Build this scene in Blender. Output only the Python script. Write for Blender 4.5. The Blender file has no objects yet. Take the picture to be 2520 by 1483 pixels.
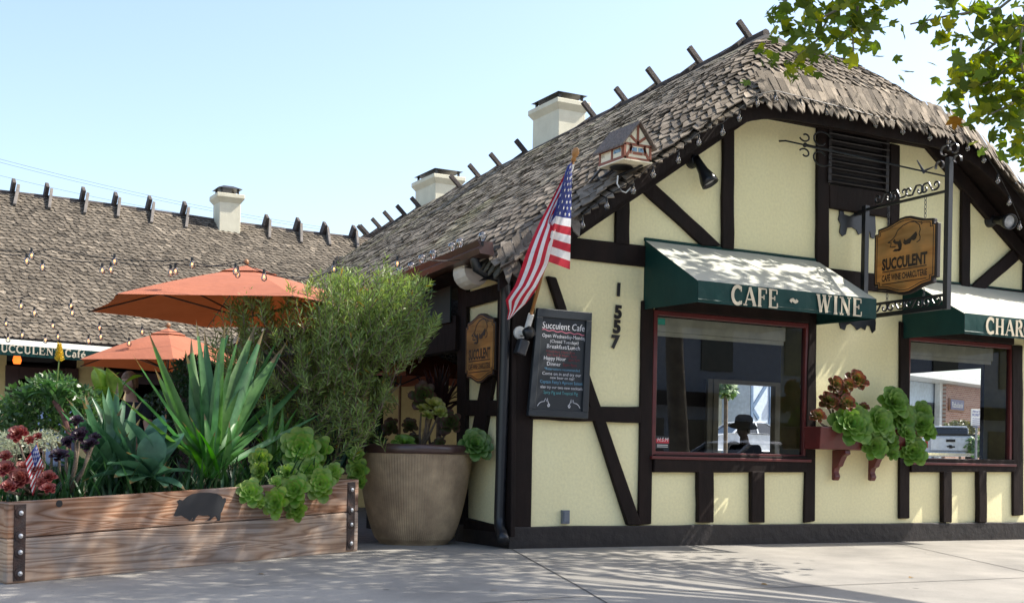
import bpy, bmesh, math, random
from mathutils import Vector, Matrix, noise
R=random.Random(7)
V=Vector
rad=math.radians
scene=bpy.context.scene
COL=scene.collection
# ------------------------------------------------------------------ camera geometry
F=3100.0; A=rad(28.5); ROLL=rad(1.06); ZC=0.92; HX=1259.5; HY=1138.0; DC=13.6
RT=V((math.cos(A),-math.sin(A),0)); FW=V((math.sin(A),math.cos(A),0)); UP=V((0,0,1))
CAM=-DC*FW+ZC*UP
CR,SR=math.cos(ROLL),math.sin(ROLL)
def ray(px,py):
    u=px-HX; v=HY-py
    return RT*((u*CR-v*SR)/F)+UP*((u*SR+v*CR)/F)+FW
def onY(px,py,Y=0.0):
    r=ray(px,py); return CAM+r*((Y-CAM.y)/r.y)
def onX(px,py,X=0.0):
    r=ray(px,py); return CAM+r*((X-CAM.x)/r.x)
def onZ(px,py,Z=0.0):
    r=ray(px,py); return CAM+r*((Z-CAM.z)/r.z)
def onD(px,py,d):
    return CAM+ray(px,py)*d
def depth(p): return (V(p)-CAM).dot(FW)
def gz(x,y):
    "height of the ground"
    z=0.0
    if y<0: z+=0.028*max(y,-7)
    if x<-1: z+=0.024*max(x+1,-9)*(1 if y<1.2 else max(0,1-(y-1.2)/2.5))
    return z
# ------------------------------------------------------------------ materials
def s2l(c):
    return tuple(((x/255)/12.92 if x/255<=.04045 else ((x/255+.055)/1.055)**2.4) for x in c)
MATS={}
def nd(nt,t,**k):
    n=nt.nodes.new(t)
    for a,b in k.items():
        if a in n.inputs.keys() if isinstance(a,str) else False: n.inputs[a].default_value=b
        else: setattr(n,a,b)
    return n
def pm(name,c1,c2=None,scale=6,rough=.7,bump=0,bscale=60,metal=0,spec=.5,attr=False,stretch=(1,1,1),detail=5,trans=0,contrast=(.35,.65),emit=0,coat=0,bdist=.02,fine=0,distort=0):
    if name in MATS: return MATS[name]
    m=bpy.data.materials.new(name); m.use_nodes=True; nt=m.node_tree; L=nt.links
    b=nt.nodes['Principled BSDF']; out=nt.nodes['Material Output']
    b.inputs['Roughness'].default_value=rough; b.inputs['Metallic'].default_value=metal
    b.inputs['Specular IOR Level'].default_value=spec; b.inputs['Coat Weight'].default_value=coat
    tc=nd(nt,'ShaderNodeTexCoord'); mp=nd(nt,'ShaderNodeMapping'); mp.inputs['Scale'].default_value=stretch
    L.new(tc.outputs['Object'],mp.inputs['Vector'])
    c2=c2 or tuple(x*.8 for x in c1)
    nz=nd(nt,'ShaderNodeTexNoise'); nz.inputs['Scale'].default_value=scale; nz.inputs['Detail'].default_value=detail; nz.inputs['Roughness'].default_value=.6
    nz.inputs['Distortion'].default_value=distort
    L.new(mp.outputs['Vector'],nz.inputs['Vector'])
    rp=nd(nt,'ShaderNodeValToRGB'); rp.color_ramp.elements[0].position=contrast[0]; rp.color_ramp.elements[1].position=contrast[1]
    rp.color_ramp.elements[0].color=(*c2,1); rp.color_ramp.elements[1].color=(*c1,1)
    L.new(nz.outputs['Fac'],rp.inputs['Fac']); col=rp.outputs['Color']
    if fine:
        n3=nd(nt,'ShaderNodeTexNoise'); n3.inputs['Scale'].default_value=bscale; n3.inputs['Detail'].default_value=3
        L.new(tc.outputs['Object'],n3.inputs['Vector'])
        mr=nd(nt,'ShaderNodeMapRange'); mr.inputs['From Min'].default_value=.3; mr.inputs['From Max'].default_value=.7
        mr.inputs['To Min'].default_value=1-fine; mr.inputs['To Max'].default_value=1+fine
        L.new(n3.outputs['Fac'],mr.inputs['Value'])
        mx=nd(nt,'ShaderNodeMix',data_type='RGBA',blend_type='MULTIPLY'); mx.inputs['Factor'].default_value=1
        L.new(col,mx.inputs['A']); L.new(mr.outputs['Result'],mx.inputs['B']); col=mx.outputs['Result']
    if attr:
        at=nd(nt,'ShaderNodeVertexColor',layer_name='Col')
        mx=nd(nt,'ShaderNodeMix',data_type='RGBA',blend_type='MULTIPLY'); mx.inputs['Factor'].default_value=1
        L.new(col,mx.inputs['A']); L.new(at.outputs['Color'],mx.inputs['B']); col=mx.outputs['Result']
    L.new(col,b.inputs['Base Color'])
    if bump:
        n2=nd(nt,'ShaderNodeTexNoise'); n2.inputs['Scale'].default_value=bscale; n2.inputs['Detail'].default_value=4
        L.new(mp.outputs['Vector'],n2.inputs['Vector'])
        bp=nd(nt,'ShaderNodeBump'); bp.inputs['Strength'].default_value=bump; bp.inputs['Distance'].default_value=bdist
        L.new(n2.outputs['Fac'],bp.inputs['Height']); L.new(bp.outputs['Normal'],b.inputs['Normal'])
    if emit:
        L.new(col,b.inputs['Emission Color']); b.inputs['Emission Strength'].default_value=emit
    if trans:
        t=nd(nt,'ShaderNodeBsdfTranslucent'); mixs=nd(nt,'ShaderNodeMixShader'); mixs.inputs[0].default_value=trans
        hs=nd(nt,'ShaderNodeHueSaturation'); hs.inputs['Saturation'].default_value=1.15; hs.inputs['Value'].default_value=1.7
        L.new(col,hs.inputs['Color']); L.new(hs.outputs['Color'],t.inputs['Color'])
        L.new(b.outputs[0],mixs.inputs[1]); L.new(t.outputs[0],mixs.inputs[2]); L.new(mixs.outputs[0],out.inputs['Surface'])
    MATS[name]=m; return m
def glassmat(name,tint=(1,1,1),boost=1.0,rough=0.0,lo=0.0):
    if name in MATS: return MATS[name]
    m=bpy.data.materials.new(name); m.use_nodes=True; nt=m.node_tree; L=nt.links
    nt.nodes.remove(nt.nodes['Principled BSDF']); out=nt.nodes['Material Output']
    fr=nd(nt,'ShaderNodeFresnel'); fr.inputs['IOR'].default_value=1.5
    mu=nd(nt,'ShaderNodeMath',operation='MULTIPLY_ADD'); mu.inputs[1].default_value=boost; mu.inputs[2].default_value=lo; mu.use_clamp=True
    tr=nd(nt,'ShaderNodeBsdfTransparent'); tr.inputs[0].default_value=(*tint,1)
    gl=nd(nt,'ShaderNodeBsdfGlossy'); gl.inputs['Roughness'].default_value=rough
    mx=nd(nt,'ShaderNodeMixShader'); L.new(fr.outputs[0],mu.inputs[0]); L.new(mu.outputs[0],mx.inputs[0])
    L.new(tr.outputs[0],mx.inputs[1]); L.new(gl.outputs[0],mx.inputs[2]); L.new(mx.outputs[0],out.inputs[0])
    MATS[name]=m; return m
def boardmat(name,cols,scale,stretch,ring=2.2,rough=.8,bump=.25):
    "sawn weathered plank: long grain with growth rings"
    m=bpy.data.materials.new(name); m.use_nodes=True; nt=m.node_tree; L=nt.links; b=nt.nodes['Principled BSDF']
    b.inputs['Roughness'].default_value=rough; b.inputs['Specular IOR Level'].default_value=.25
    tc=nd(nt,'ShaderNodeTexCoord'); mp=nd(nt,'ShaderNodeMapping'); mp.inputs['Scale'].default_value=stretch
    L.new(tc.outputs['Object'],mp.inputs['Vector'])
    wv=nd(nt,'ShaderNodeTexNoise'); wv.inputs['Scale'].default_value=ring; wv.inputs['Detail'].default_value=1.5; wv.inputs['Distortion'].default_value=.4
    L.new(mp.outputs['Vector'],wv.inputs['Vector'])
    mu=nd(nt,'ShaderNodeMath',operation='MULTIPLY'); mu.inputs[1].default_value=scale; L.new(wv.outputs['Fac'],mu.inputs[0])
    fr=nd(nt,'ShaderNodeMath',operation='PINGPONG'); fr.inputs[1].default_value=1; L.new(mu.outputs[0],fr.inputs[0])
    rp=nd(nt,'ShaderNodeValToRGB'); e=rp.color_ramp.elements
    e[0].position=.0; e[0].color=(*cols[0],1); e[1].position=1; e[1].color=(*cols[1],1); x=e.new(.45); x.color=(*cols[2],1)
    L.new(fr.outputs[0],rp.inputs['Fac'])
    n2=nd(nt,'ShaderNodeTexNoise'); n2.inputs['Scale'].default_value=2.2; n2.inputs['Detail'].default_value=6; L.new(tc.outputs['Object'],n2.inputs['Vector'])
    r2=nd(nt,'ShaderNodeValToRGB'); q=r2.color_ramp.elements; q[0].position=.38; q[0].color=(.62,.62,.66,1); q[1].position=.66; q[1].color=(1.25,1.0,.8,1)
    L.new(n2.outputs['Fac'],r2.inputs['Fac'])
    mx=nd(nt,'ShaderNodeMix',data_type='RGBA',blend_type='MULTIPLY'); mx.inputs['Factor'].default_value=1
    L.new(rp.outputs['Color'],mx.inputs['A']); L.new(r2.outputs['Color'],mx.inputs['B']); L.new(mx.outputs['Result'],b.inputs['Base Color'])
    bp=nd(nt,'ShaderNodeBump'); bp.inputs['Strength'].default_value=bump; bp.inputs['Distance'].default_value=.01
    L.new(fr.outputs[0],bp.inputs['Height']); L.new(bp.outputs['Normal'],b.inputs['Normal'])
    MATS[name]=m; return m
# ------------------------------------------------------------------ mesh builder
OFF={}
class MB:
    def __init__(s): s.v=[]; s.f=[]; s.c=[]; s.m=[]
    def add(s,vs,fs,col=None,mi=0):
        o=len(s.v); s.v+= [V(p) for p in vs]
        for f in fs:
            s.f.append([o+i for i in f]); s.c.append(col); s.m.append(mi)
        return s
    def box(s,c,size,rot=None,col=None,mi=0,taper=1.0):
        x,y,z=[k/2 for k in size]; c=V(c)
        vs=[V((a*x*(taper if d>0 else 1),b*y*(taper if d>0 else 1),d*z)) for d in(-1,1) for a,b in((-1,-1),(1,-1),(1,1),(-1,1))]
        if rot is not None: vs=[rot@q for q in vs]
        return s.add([c+q for q in vs],[(3,2,1,0),(4,5,6,7),(0,1,5,4),(1,2,6,5),(2,3,7,6),(3,0,4,7)],col,mi)
    def span(s,a,b,col=None,mi=0):
        a,b=V(a),V(b); return s.box((a+b)/2,[abs(b[i]-a[i]) for i in range(3)],None,col,mi)
    def bar(s,p,q,w,h,up=(0,0,1),col=None,mi=0):
        p,q=V(p),V(q); d=(q-p); l=d.length; d.normalize(); u=V(up); r=d.cross(u)
        if r.length<1e-4: r=d.cross(V((1,0,0)))
        r.normalize(); u=r.cross(d)
        m=Matrix((r,d,u)).transposed()
        return s.box((p+q)/2,(w,l,h),m,col,mi)
    def tube(s,pts,r,n=8,cap=True,col=None,mi=0):
        pts=[V(p) for p in pts]; k=len(pts); rs=r if isinstance(r,(list,tuple)) else [r]*k
        o=len(s.v); prev=None
        for i,p in enumerate(pts):
            d=(pts[min(i+1,k-1)]-pts[max(i-1,0)]).normalized()
            if prev is None:
                a=d.cross(V((0,0,1)))
                if a.length<.05: a=d.cross(V((1,0,0)))
                a.normalize()
            else:
                a=(prev-d*prev.dot(d))
                if a.length<1e-5: a=d.cross(V((0,0,1)))
                a.normalize()
            prev=a; b=d.cross(a)
            for j in range(n):
                t=2*math.pi*j/n; s.v.append(p+(a*math.cos(t)+b*math.sin(t))*rs[i])
        for i in range(k-1):
            for j in range(n):
                s.f.append([o+i*n+j,o+i*n+(j+1)%n,o+(i+1)*n+(j+1)%n,o+(i+1)*n+j]); s.c.append(col); s.m.append(mi)
        if cap:
            s.f.append([o+j for j in range(n)][::-1]); s.c.append(col); s.m.append(mi)
            s.f.append([o+(k-1)*n+j for j in range(n)]); s.c.append(col); s.m.append(mi)
        return s
    def lathe(s,c,prof,n=24,col=None,mi=0,axis=None):
        "prof: list of (radius,height)"
        c=V(c); o=len(s.v)
        ax=V(axis).normalized() if axis is not None else V((0,0,1))
        a=ax.orthogonal().normalized(); b=ax.cross(a)
        for r,h in prof:
            for j in range(n):
                t=2*math.pi*j/n; s.v.append(c+ax*h+(a*math.cos(t)+b*math.sin(t))*r)
        for i in range(len(prof)-1):
            for j in range(n):
                s.f.append([o+i*n+j,o+i*n+(j+1)%n,o+(i+1)*n+(j+1)%n,o+(i+1)*n+j]); s.c.append(col); s.m.append(mi)
        return s
    def ball(s,c,r,n=10,m=6,col=None,mi=0,sc=(1,1,1)):
        c=V(c); o=len(s.v)
        for i in range(m+1):
            t=math.pi*i/m
            for j in range(n):
                q=2*math.pi*j/n; s.v.append(c+V((math.sin(t)*math.cos(q)*r*sc[0],math.sin(t)*math.sin(q)*r*sc[1],math.cos(t)*r*sc[2])))
        for i in range(m):
            for j in range(n):
                s.f.append([o+i*n+j,o+(i+1)*n+j,o+(i+1)*n+(j+1)%n,o+i*n+(j+1)%n]); s.c.append(col); s.m.append(mi)
        return s
    def prism(s,poly,ext,col=None,mi=0):
        "poly: list of 3d points (planar), extruded along vector ext"
        n=len(poly); e=V(ext); P=[V(p) for p in poly]
        s.add(P+[p+e for p in P],[tuple(range(n))[::-1],tuple(range(n,2*n))]+[(i,(i+1)%n,n+(i+1)%n,n+i) for i in range(n)],col,mi); return s
    def ribbon(s,pts,w,ext,nrm,col=None):
        "flat stroke of width w along polyline pts (3d, in a plane with normal nrm), thickness vector ext"
        P=[V(p) for p in pts]; n=len(P); nr=V(nrm); Lf=[];Rt=[]
        for i,p in enumerate(P):
            d=(P[min(i+1,n-1)]-P[max(i-1,0)]).normalized(); q=d.cross(nr).normalized()*(w/2); Lf.append(p-q); Rt.append(p+q)
        e=V(ext); vs=Lf+Rt+[p+e for p in Lf]+[p+e for p in Rt]; fs=[]
        for i in range(n-1):
            fs+=[(i,i+1,n+i+1,n+i),(2*n+i,3*n+i,3*n+i+1,2*n+i+1),(i,2*n+i,2*n+i+1,i+1),(n+i,n+i+1,3*n+i+1,3*n+i)]
        fs+=[(0,n,3*n,2*n),(n-1,3*n-1,4*n-1,2*n-1)]
        return s.add(vs,fs,col)
    def build(s,name,mat,parent=None,loc=None,smooth=False,fix=True):
        off=V((0,0,0))
        if parent is not None: off=OFF.get(parent.name,V((0,0,0)))
        elif loc is not None: off=V(loc)
        me=bpy.data.meshes.new(name)
        me.from_pydata([tuple(p-off) for p in s.v],[],s.f)
        mats=mat if isinstance(mat,(list,tuple)) else [mat]
        for m in mats: me.materials.append(m)
        if len(mats)>1: me.polygons.foreach_set('material_index',s.m)
        if any(c is not None for c in s.c):
            ca=me.color_attributes.new('Col','BYTE_COLOR','CORNER') if False else me.color_attributes.new('Col','FLOAT_COLOR','CORNER')
            buf=[]
            for p,c in zip(me.polygons,s.c):
                cc=(c or (1,1,1)); buf+= [cc[0],cc[1],cc[2],1.0]*p.loop_total
            ca.data.foreach_set('color',buf)
        if fix:
            bm=bmesh.new(); bm.from_mesh(me); bmesh.ops.recalc_face_normals(bm,faces=bm.faces); bm.to_mesh(me); bm.free()
        if smooth: me.polygons.foreach_set('use_smooth',[True]*len(me.polygons))
        me.update()
        o=bpy.data.objects.new(name,me); COL.objects.link(o)
        if parent is not None: o.parent=parent; OFF[o.name]=off
        else: o.location=off; OFF[o.name]=off
        return o
def tag(o,label=None,cat=None,group=None,kind=None):
    if label: o['label']=label
    if cat: o['category']=cat
    if group: o['group']=group
    if kind: o['kind']=kind
    return o
def thing(name,loc,label,cat,group=None):
    o=bpy.data.objects.new(name,None); COL.objects.link(o); o.location=loc; o.empty_display_size=.2
    OFF[o.name]=V(loc); return tag(o,label,cat,group)
def clone(o,loc=None,parent=None,label=None):
    c=o.copy(); COL.objects.link(c)
    if parent is not None: c.parent=parent
    if loc is not None: c.location=loc
    if label: c['label']=label
    for ch in list(o.children): clone(ch,None,c)
    return c
def bevel(o,w=.01,seg=2):
    m=o.modifiers.new('b','BEVEL'); m.width=w; m.segments=seg; m.limit_method='ANGLE'; m.angle_limit=rad(40); return o
# text with Blender's own built-in face, laid in a plane
def textmesh(txt,org,xd,yd,size,mb,thick=.004,sx=1.0,align='LEFT',bold=0.0,col=None,shear=0,mi=0):
    cu=bpy.data.curves.new('t','FONT'); cu.body=txt; cu.size=1.0; cu.align_x=align; cu.resolution_u=2; cu.offset=bold; cu.shear=shear
    cu.fill_mode='FRONT' if False else 'BOTH'
    ob=bpy.data.objects.new('t',cu); COL.objects.link(ob)
    dg=bpy.context.evaluated_depsgraph_get(); dg.update()
    me=bpy.data.meshes.new_from_object(ob.evaluated_get(dg))
    xd=V(xd).normalized(); yd=V(yd).normalized(); n=xd.cross(yd); org=V(org)
    vs=[org+xd*(v.co.x*size*sx)+yd*(v.co.y*size)+n*thick for v in me.vertices]
    mb.add(vs,[tuple(p.vertices) for p in me.polygons],col,mi)
    bpy.data.objects.remove(ob); bpy.data.curves.remove(cu); bpy.data.meshes.remove(me)
def fittext(txt,c,xd,yd,W,H,mb,thick=.002,bold=0,col=None,shear=0):
    "text centred on c, scaled to width W and cap height H"
    t=MB(); textmesh(txt,(0,0,0),(1,0,0),(0,1,0),1.0,t,0,bold=bold,shear=shear)
    x0=min(v.x for v in t.v);x1=max(v.x for v in t.v)
    xd=V(xd).normalized(); yd=V(yd).normalized(); n=xd.cross(yd); sx=W/(x1-x0); sy=H/.72
    mb.add([V(c)+xd*((v.x-(x0+x1)/2)*sx)+yd*((v.y-.36)*sy)+n*thick for v in t.v],t.f,col)
def arc(cx,cy,rx,ry,a0,a1,n=10):
    return [(cx+rx*math.cos(rad(a0+(a1-a0)*i/n)),cy+ry*math.sin(rad(a0+(a1-a0)*i/n))) for i in range(n+1)]
# slab-serif capitals: (advance, thick strokes, thin strokes/serifs)
def _sf(*xs):
    return [[(x-.13,y),(x+.13,y)] for x,y in xs]
SERIF={
'C':(.80,[arc(.42,.5,.34,.46,50,310,16)],[[(.66,.98),(.66,.70)],[(.68,.02),(.68,.22)]]),
'A':(.92,[[(.44,.98),(.80,.03)]],[[(.44,.98),(.14,.03)],[(.24,.33),(.67,.33)]]+_sf((.14,.03),(.78,.03))),
'F':(.74,[[(.20,.0),(.20,1)]],[[(.08,.97),(.66,.97)],[(.66,.97),(.66,.72)],[(.2,.52),(.5,.52)],[(.5,.64),(.5,.40)]]+_sf((.2,.03))),
'E':(.78,[[(.20,.0),(.20,1)]],[[(.08,.97),(.66,.97)],[(.66,.97),(.66,.74)],[(.2,.52),(.5,.52)],[(.5,.64),(.5,.40)],[(.08,.03),(.70,.03)],[(.70,.03),(.70,.27)]]),
'W':(1.22,[[(.18,.97),(.38,.03)],[(.60,.97),(.80,.03)]],[[(.38,.03),(.60,.97)],[(.80,.03),(1.02,.97)]]+_sf((.16,.97),(.60,.97),(1.02,.97))),
'I':(.42,[[(.20,.0),(.20,1)]],_sf((.2,.03),(.2,.97))),
'N':(.94,[[(.20,.97),(.74,.03)]],[[(.2,.0),(.2,1)],[(.74,.0),(.74,1)]]+_sf((.2,.03),(.16,.97),(.74,.97))),
'H':(.92,[[(.20,.0),(.20,1)],[(.70,.0),(.70,1)]],[[(.2,.5),(.7,.5)]]+_sf((.2,.03),(.2,.97),(.7,.03),(.7,.97))),
'R':(.88,[[(.20,.0),(.20,1)],arc(.42,.74,.2,.23,-90,90,8),[(.45,.5),(.72,.03)]],[[(.08,.97),(.42,.97)],[(.2,.51),(.42,.51)]]+_sf((.2,.03),(.76,.03))),
'U':(.88,[[(.20,1),(.20,.3)]+arc(.44,.3,.24,.27,180,360,10)],[[(.68,.3),(.68,1)]]+_sf((.2,.97),(.68,.97))),
'L':(.74,[[(.20,.0),(.20,1)]],[[(.08,.03),(.66,.03)],[(.66,.03),(.66,.3)]]+_sf((.2,.97))),
'T':(.80,[[(.38,.0),(.38,1)]],[[(.06,.97),(.70,.97)],[(.06,.97),(.06,.72)],[(.70,.97),(.70,.72)]]+_sf((.38,.03))),
'S':(.72,[arc(.36,.73,.22,.24,30,250,9)+arc(.36,.26,.24,.24,80,-150,9)],[[(.58,.98),(.58,.74)],[(.12,.02),(.12,.26)]]),
'~':(.60,[[(.06,.42),(.14,.52),(.24,.55),(.34,.48),(.44,.44),(.53,.48),(.58,.56)]],[]),
'a':(.66,[[(.48,.0),(.48,.42)]+arc(.32,.42,.16,.17,0,150,6),arc(.30,.17,.18,.16,90,330,9)],[[(.40,.03),(.62,.03)]]),
'f':(.48,[[(.20,.0),(.20,.75)]+arc(.36,.75,.16,.2,180,60,6)],[[(.06,.55),(.40,.55)]]+_sf((.2,.03))),
'e':(.66,[arc(.32,.29,.22,.26,0,310,14)],[[(.1,.30),(.54,.30)]]),
}
def serif(txt,org,xd,yd,h,mb,thick=.005,sx=1.0,gap=0.0,tk=.19,tn=.075):
    xd=V(xd).normalized(); yd=V(yd).normalized(); n=xd.cross(yd); org=V(org); x=0.0
    for ch in txt:
        if ch==' ': x+=.45; continue
        acc= ch=='é'
        adv,th,sn=SERIF['e' if acc else ch]
        if acc: sn=sn+[[(.28,.68),(.46,.90)]]
        for i,st in enumerate(th+sn):
            w=(tk if i<len(th) else tn)*h
            if acc and i==len(th+sn)-1: w=.1*h
            k=n*(thick+ (0.0006 if i>=len(th) else 0))
            mb.ribbon([org+xd*((x+a)*h*sx)+yd*(b*h)+k for a,b in st],w,n*.0015,n)
        x+=adv+gap
    return x*h*sx
# ------------------------------------------------------------------ world, sun, camera
SUN=V((1.0,-.25,1.12)).normalized()
w=bpy.data.worlds.new("World"); scene.world=w; w.use_nodes=True
nt=w.node_tree; bg=nt.nodes['Background']; sk=nt.nodes.new('ShaderNodeTexSky'); sk.sky_type='NISHITA'; sk.sun_disc=False
sk.sun_elevation=math.asin(SUN.z); sk.sun_rotation=math.atan2(SUN.x,SUN.y); sk.altitude=100; sk.air_density=1.0; sk.dust_density=2.2; sk.ozone_density=1.2
tn=nt.nodes.new('ShaderNodeMix'); tn.data_type='RGBA'; tn.blend_type='MULTIPLY'; tn.inputs['Factor'].default_value=1; tn.inputs['B'].default_value=(1.06,1.02,.98,1)
nt.links.new(sk.outputs[0],tn.inputs['A']); nt.links.new(tn.outputs['Result'],bg.inputs[0]); bg.inputs[1].default_value=.135
sl=bpy.data.lights.new('sun','SUN'); sl.energy=3.7; sl.angle=rad(.45); sl.color=(1,.95,.86)
so=bpy.data.objects.new('sun',sl); COL.objects.link(so); so.location=(20,-5,25); so.rotation_euler=SUN.to_track_quat('Z','Y').to_euler()
cd=bpy.data.cameras.new('camera'); co=bpy.data.objects.new('camera',cd); COL.objects.link(co); scene.camera=co
cd.sensor_width=36; cd.lens=36*F/2519.0; cd.clip_end=3000; cd.clip_start=.05
cd.shift_y=(HY-741.5)/2519.0; cd.shift_x=0
back=-FW; upr=UP*math.cos(ROLL)-RT*math.sin(ROLL)
rt2=RT*math.cos(ROLL)+UP*math.sin(ROLL)
co.matrix_world=Matrix.Translation(CAM)@Matrix((rt2,upr,back)).transposed().to_4x4()
scene.view_settings.view_transform='Standard'; scene.view_settings.look='None'; scene.view_settings.exposure=1.25; scene.view_settings.gamma=1
scene.cycles.max_bounces=8; scene.cycles.transparent_max_bounces=16
# ------------------------------------------------------------------ common materials
CREAM=pm('cream_plaster',(.90,.825,.49),(.86,.775,.45),scale=1.1,rough=.75,bump=.18,bscale=30,bdist=.012,spec=.3,stretch=(1,1,.6),fine=.05,detail=9)
TIMB=pm('dark_stained_timber',(.019,.0118,.0098),(.012,.0085,.0075),scale=5,rough=.7,bump=.8,bscale=11,stretch=(1,1,.35),spec=.14,bdist=.012)
PLINTH=pm('black_painted_stone',(.020,.015,.014),(.012,.010,.010),scale=4,rough=.55,bump=.9,bscale=9,spec=.4,bdist=.012,distort=1)
REDW=pm('oxblood_paint',(.13,.022,.020),(.09,.016,.015),rough=.35)
SHING=pm('weathered_shingle',(1,1,1),(.62,.60,.58),scale=9,rough=.85,bump=.5,bscale=60,attr=True,spec=.2,stretch=(1,1,1),bdist=.01)
ROOFB=pm('roof_underlay',(.035,.03,.026),rough=.9)
IRON=pm('black_iron',(.012,.013,.015),rough=.35,spec=.5)
BROWNM=pm('brown_metal',(.10,.055,.045),(.08,.045,.038),rough=.4)
GREEN=pm('green_awning_vinyl',(.012,.055,.048),(.010,.045,.040),scale=3,rough=.5,spec=.16,bump=.25,bscale=4,bdist=.03)
AWTOP=pm('pale_awning_top',(.52,.51,.43),(.44,.445,.385),scale=3,rough=.6)  # pale greyish cream over the whole awning top
LETTER=pm('cream_lettering',(.72,.62,.45),rough=.6)
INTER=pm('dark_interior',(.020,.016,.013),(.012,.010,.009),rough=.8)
GLASS=glassmat('window_glass',(.86,.90,.90),1.9,0,.015)
WHITE=pm('white_paint',(.75,.75,.72),rough=.5)
CHIM=pm('chimney_stucco',(.72,.68,.52),(.64,.60,.45),scale=4,rough=.8,bump=.2)
TIN=pm('aged_tin',(.05,.045,.042),(.03,.03,.03),rough=.45,metal=.4)
# ------------------------------------------------------------------ ground
CONC=pm('sidewalk_concrete',(.32,.297,.26),(.21,.197,.175),scale=.9,rough=.9,bump=.25,bscale=160,fine=.16,spec=.25,detail=8,bdist=.006)
JOINT=pm('joint_dirt',(.06,.055,.05),rough=1)
def gridmesh(x0,x1,y0,y1,nx,ny,h,dz=0):
    mb=MB(); vs=[];fs=[]
    for j in range(ny+1):
        for i in range(nx+1):
            x=x0+(x1-x0)*i/nx; y=y0+(y1-y0)*j/ny; vs.append((x,y,h(x,y)+dz))
    for j in range(ny):
        for i in range(nx):
            a=j*(nx+1)+i; fs.append((a,a+1,a+nx+2,a+nx+1))
    return mb.add(vs,fs)
def spots(m):
    nt=m.node_tree; L=nt.links; b=nt.nodes['Principled BSDF']; src=b.inputs['Base Color'].links[0].from_socket
    tc=nd(nt,'ShaderNodeTexCoord'); col=src
    for sc,lo,hi,dk in ((1.7,.03,.06,.45),(6.0,.05,.11,.72)):
        vo=nd(nt,'ShaderNodeTexVoronoi'); vo.inputs['Scale'].default_value=sc; vo.inputs['Randomness'].default_value=1; L.new(tc.outputs['Object'],vo.inputs['Vector'])
        mr=nd(nt,'ShaderNodeMapRange'); mr.inputs['From Min'].default_value=lo; mr.inputs['From Max'].default_value=hi; mr.inputs['To Min'].default_value=dk; mr.inputs['To Max'].default_value=1; L.new(vo.outputs['Distance'],mr.inputs['Value'])
        mx=nd(nt,'ShaderNodeMix',data_type='RGBA',blend_type='MULTIPLY'); mx.inputs['Factor'].default_value=1; L.new(col,mx.inputs['A']); L.new(mr.outputs['Result'],mx.inputs['B']); col=mx.outputs['Result']
    L.new(col,b.inputs['Base Color'])
spots(CONC)
mb=gridmesh(-16,16,-8.5,1.2,64,30,gz)
sw=mb.build('sidewalk',CONC,fix=False); tag(sw,kind='structure')
# joints as thin strips on the slab
mj=MB()
def joint(p,q,w=.014):
    p=V(p);q=V(q);n=16
    d=(q-p).normalized(); s=V((-d.y,d.x,0))*w/2
    for i in range(n):
        a=p+(q-p)*(i/n); b=p+(q-p)*((i+1)/n)
        mj.add([V((k.x,k.y,gz(k.x,k.y)+.004)) for k in (a-s,a+s,b+s,b-s)],[(0,1,2,3)])
def gpt(px,py):
    z=0
    for _ in range(12):
        p=onZ(px,py,z); z=gz(p.x,p.y)
    return V((p.x,p.y,0))
g0=gpt(1258,1350); g1=gpt(1420,1440); joint(g0,g0+(g1-g0).normalized()*8)
g2=gpt(2180,1330); g3=gpt(2519,1405); joint(g2,g2+(g3-g2).normalized()*8)
joint((-12,-3.6,0),(12,-3.6,0))
so_=mj.build('sidewalk_joint',JOINT,sw,fix=False)
PAT=pm('patio_paving',(.20,.18,.16),(.13,.12,.11),scale=7,rough=.9,bump=.4)
mb=gridmesh(-26,14,1.2,16,40,16,gz); tag(mb.build('patio_floor',PAT,fix=False),kind='structure')
ASPH=pm('asphalt',(.30,.29,.27),(.24,.235,.22),scale=3,rough=.9,bump=.3,bscale=150,fine=.2)
zr=gz(0,-8.5)
mb=MB(); mb.add([(-300,-60,zr-.16),(300,-60,zr-.16),(300,-8.65,zr-.16),(-300,-8.65,zr-.16)],[(0,1,2,3)]); tag(mb.build('street',ASPH,fix=False),kind='structure')
mb=MB(); mb.span((-60,-8.65,zr-.4),(60,-8.5,zr-.003)); tag(bevel(mb.build('kerb',CONC),.02),kind='structure')
EARTH=pm('far_ground',(.30,.28,.24),(.22,.21,.18),scale=.3,rough=1)
mb=MB(); mb.add([(-1500,-1500,-.85),(1500,-1500,-.85),(1500,1500,-.85),(-1500,1500,-.85)],[(0,1,2,3)]); tag(mb.build('ground',EARTH,fix=False),kind='structure')
mb=MB(); mb.add([(-80,16,-.2),(80,16,-.2),(80,60,-.2),(-80,60,-.2)],[(0,1,2,3)]); tag(mb.build('rear_parking',ASPH,fix=False),kind='structure')
# ------------------------------------------------------------------ cafe building
cafe=thing('cafe_building',(0,0,0),'half-timbered cream cafe with steep shingle roof and two shopfront windows','building')
XC=4.62; WR=2*XC
FY=-.5
def zrg(y): return 6.88-.045*(y-1.5) if y>1.5 else 6.88
def drop(y): return .28*max(0,(.75-y)/1.25)**2
def f(x,y):
    a=.734*abs(x-XC)+drop(y); h=.69*(1.5-y)+drop(y) if y<1.5 else 0
    h=max(h,0.0); a=max(a,1e-4)
    s=((a**9+h**9)**(1/9))
    if abs(x-XC)<.3: s=max(s,.734*math.sqrt((x-XC)**2+.004))
    return zrg(y)-s
RB=13.2   # back end of the front roof
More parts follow.
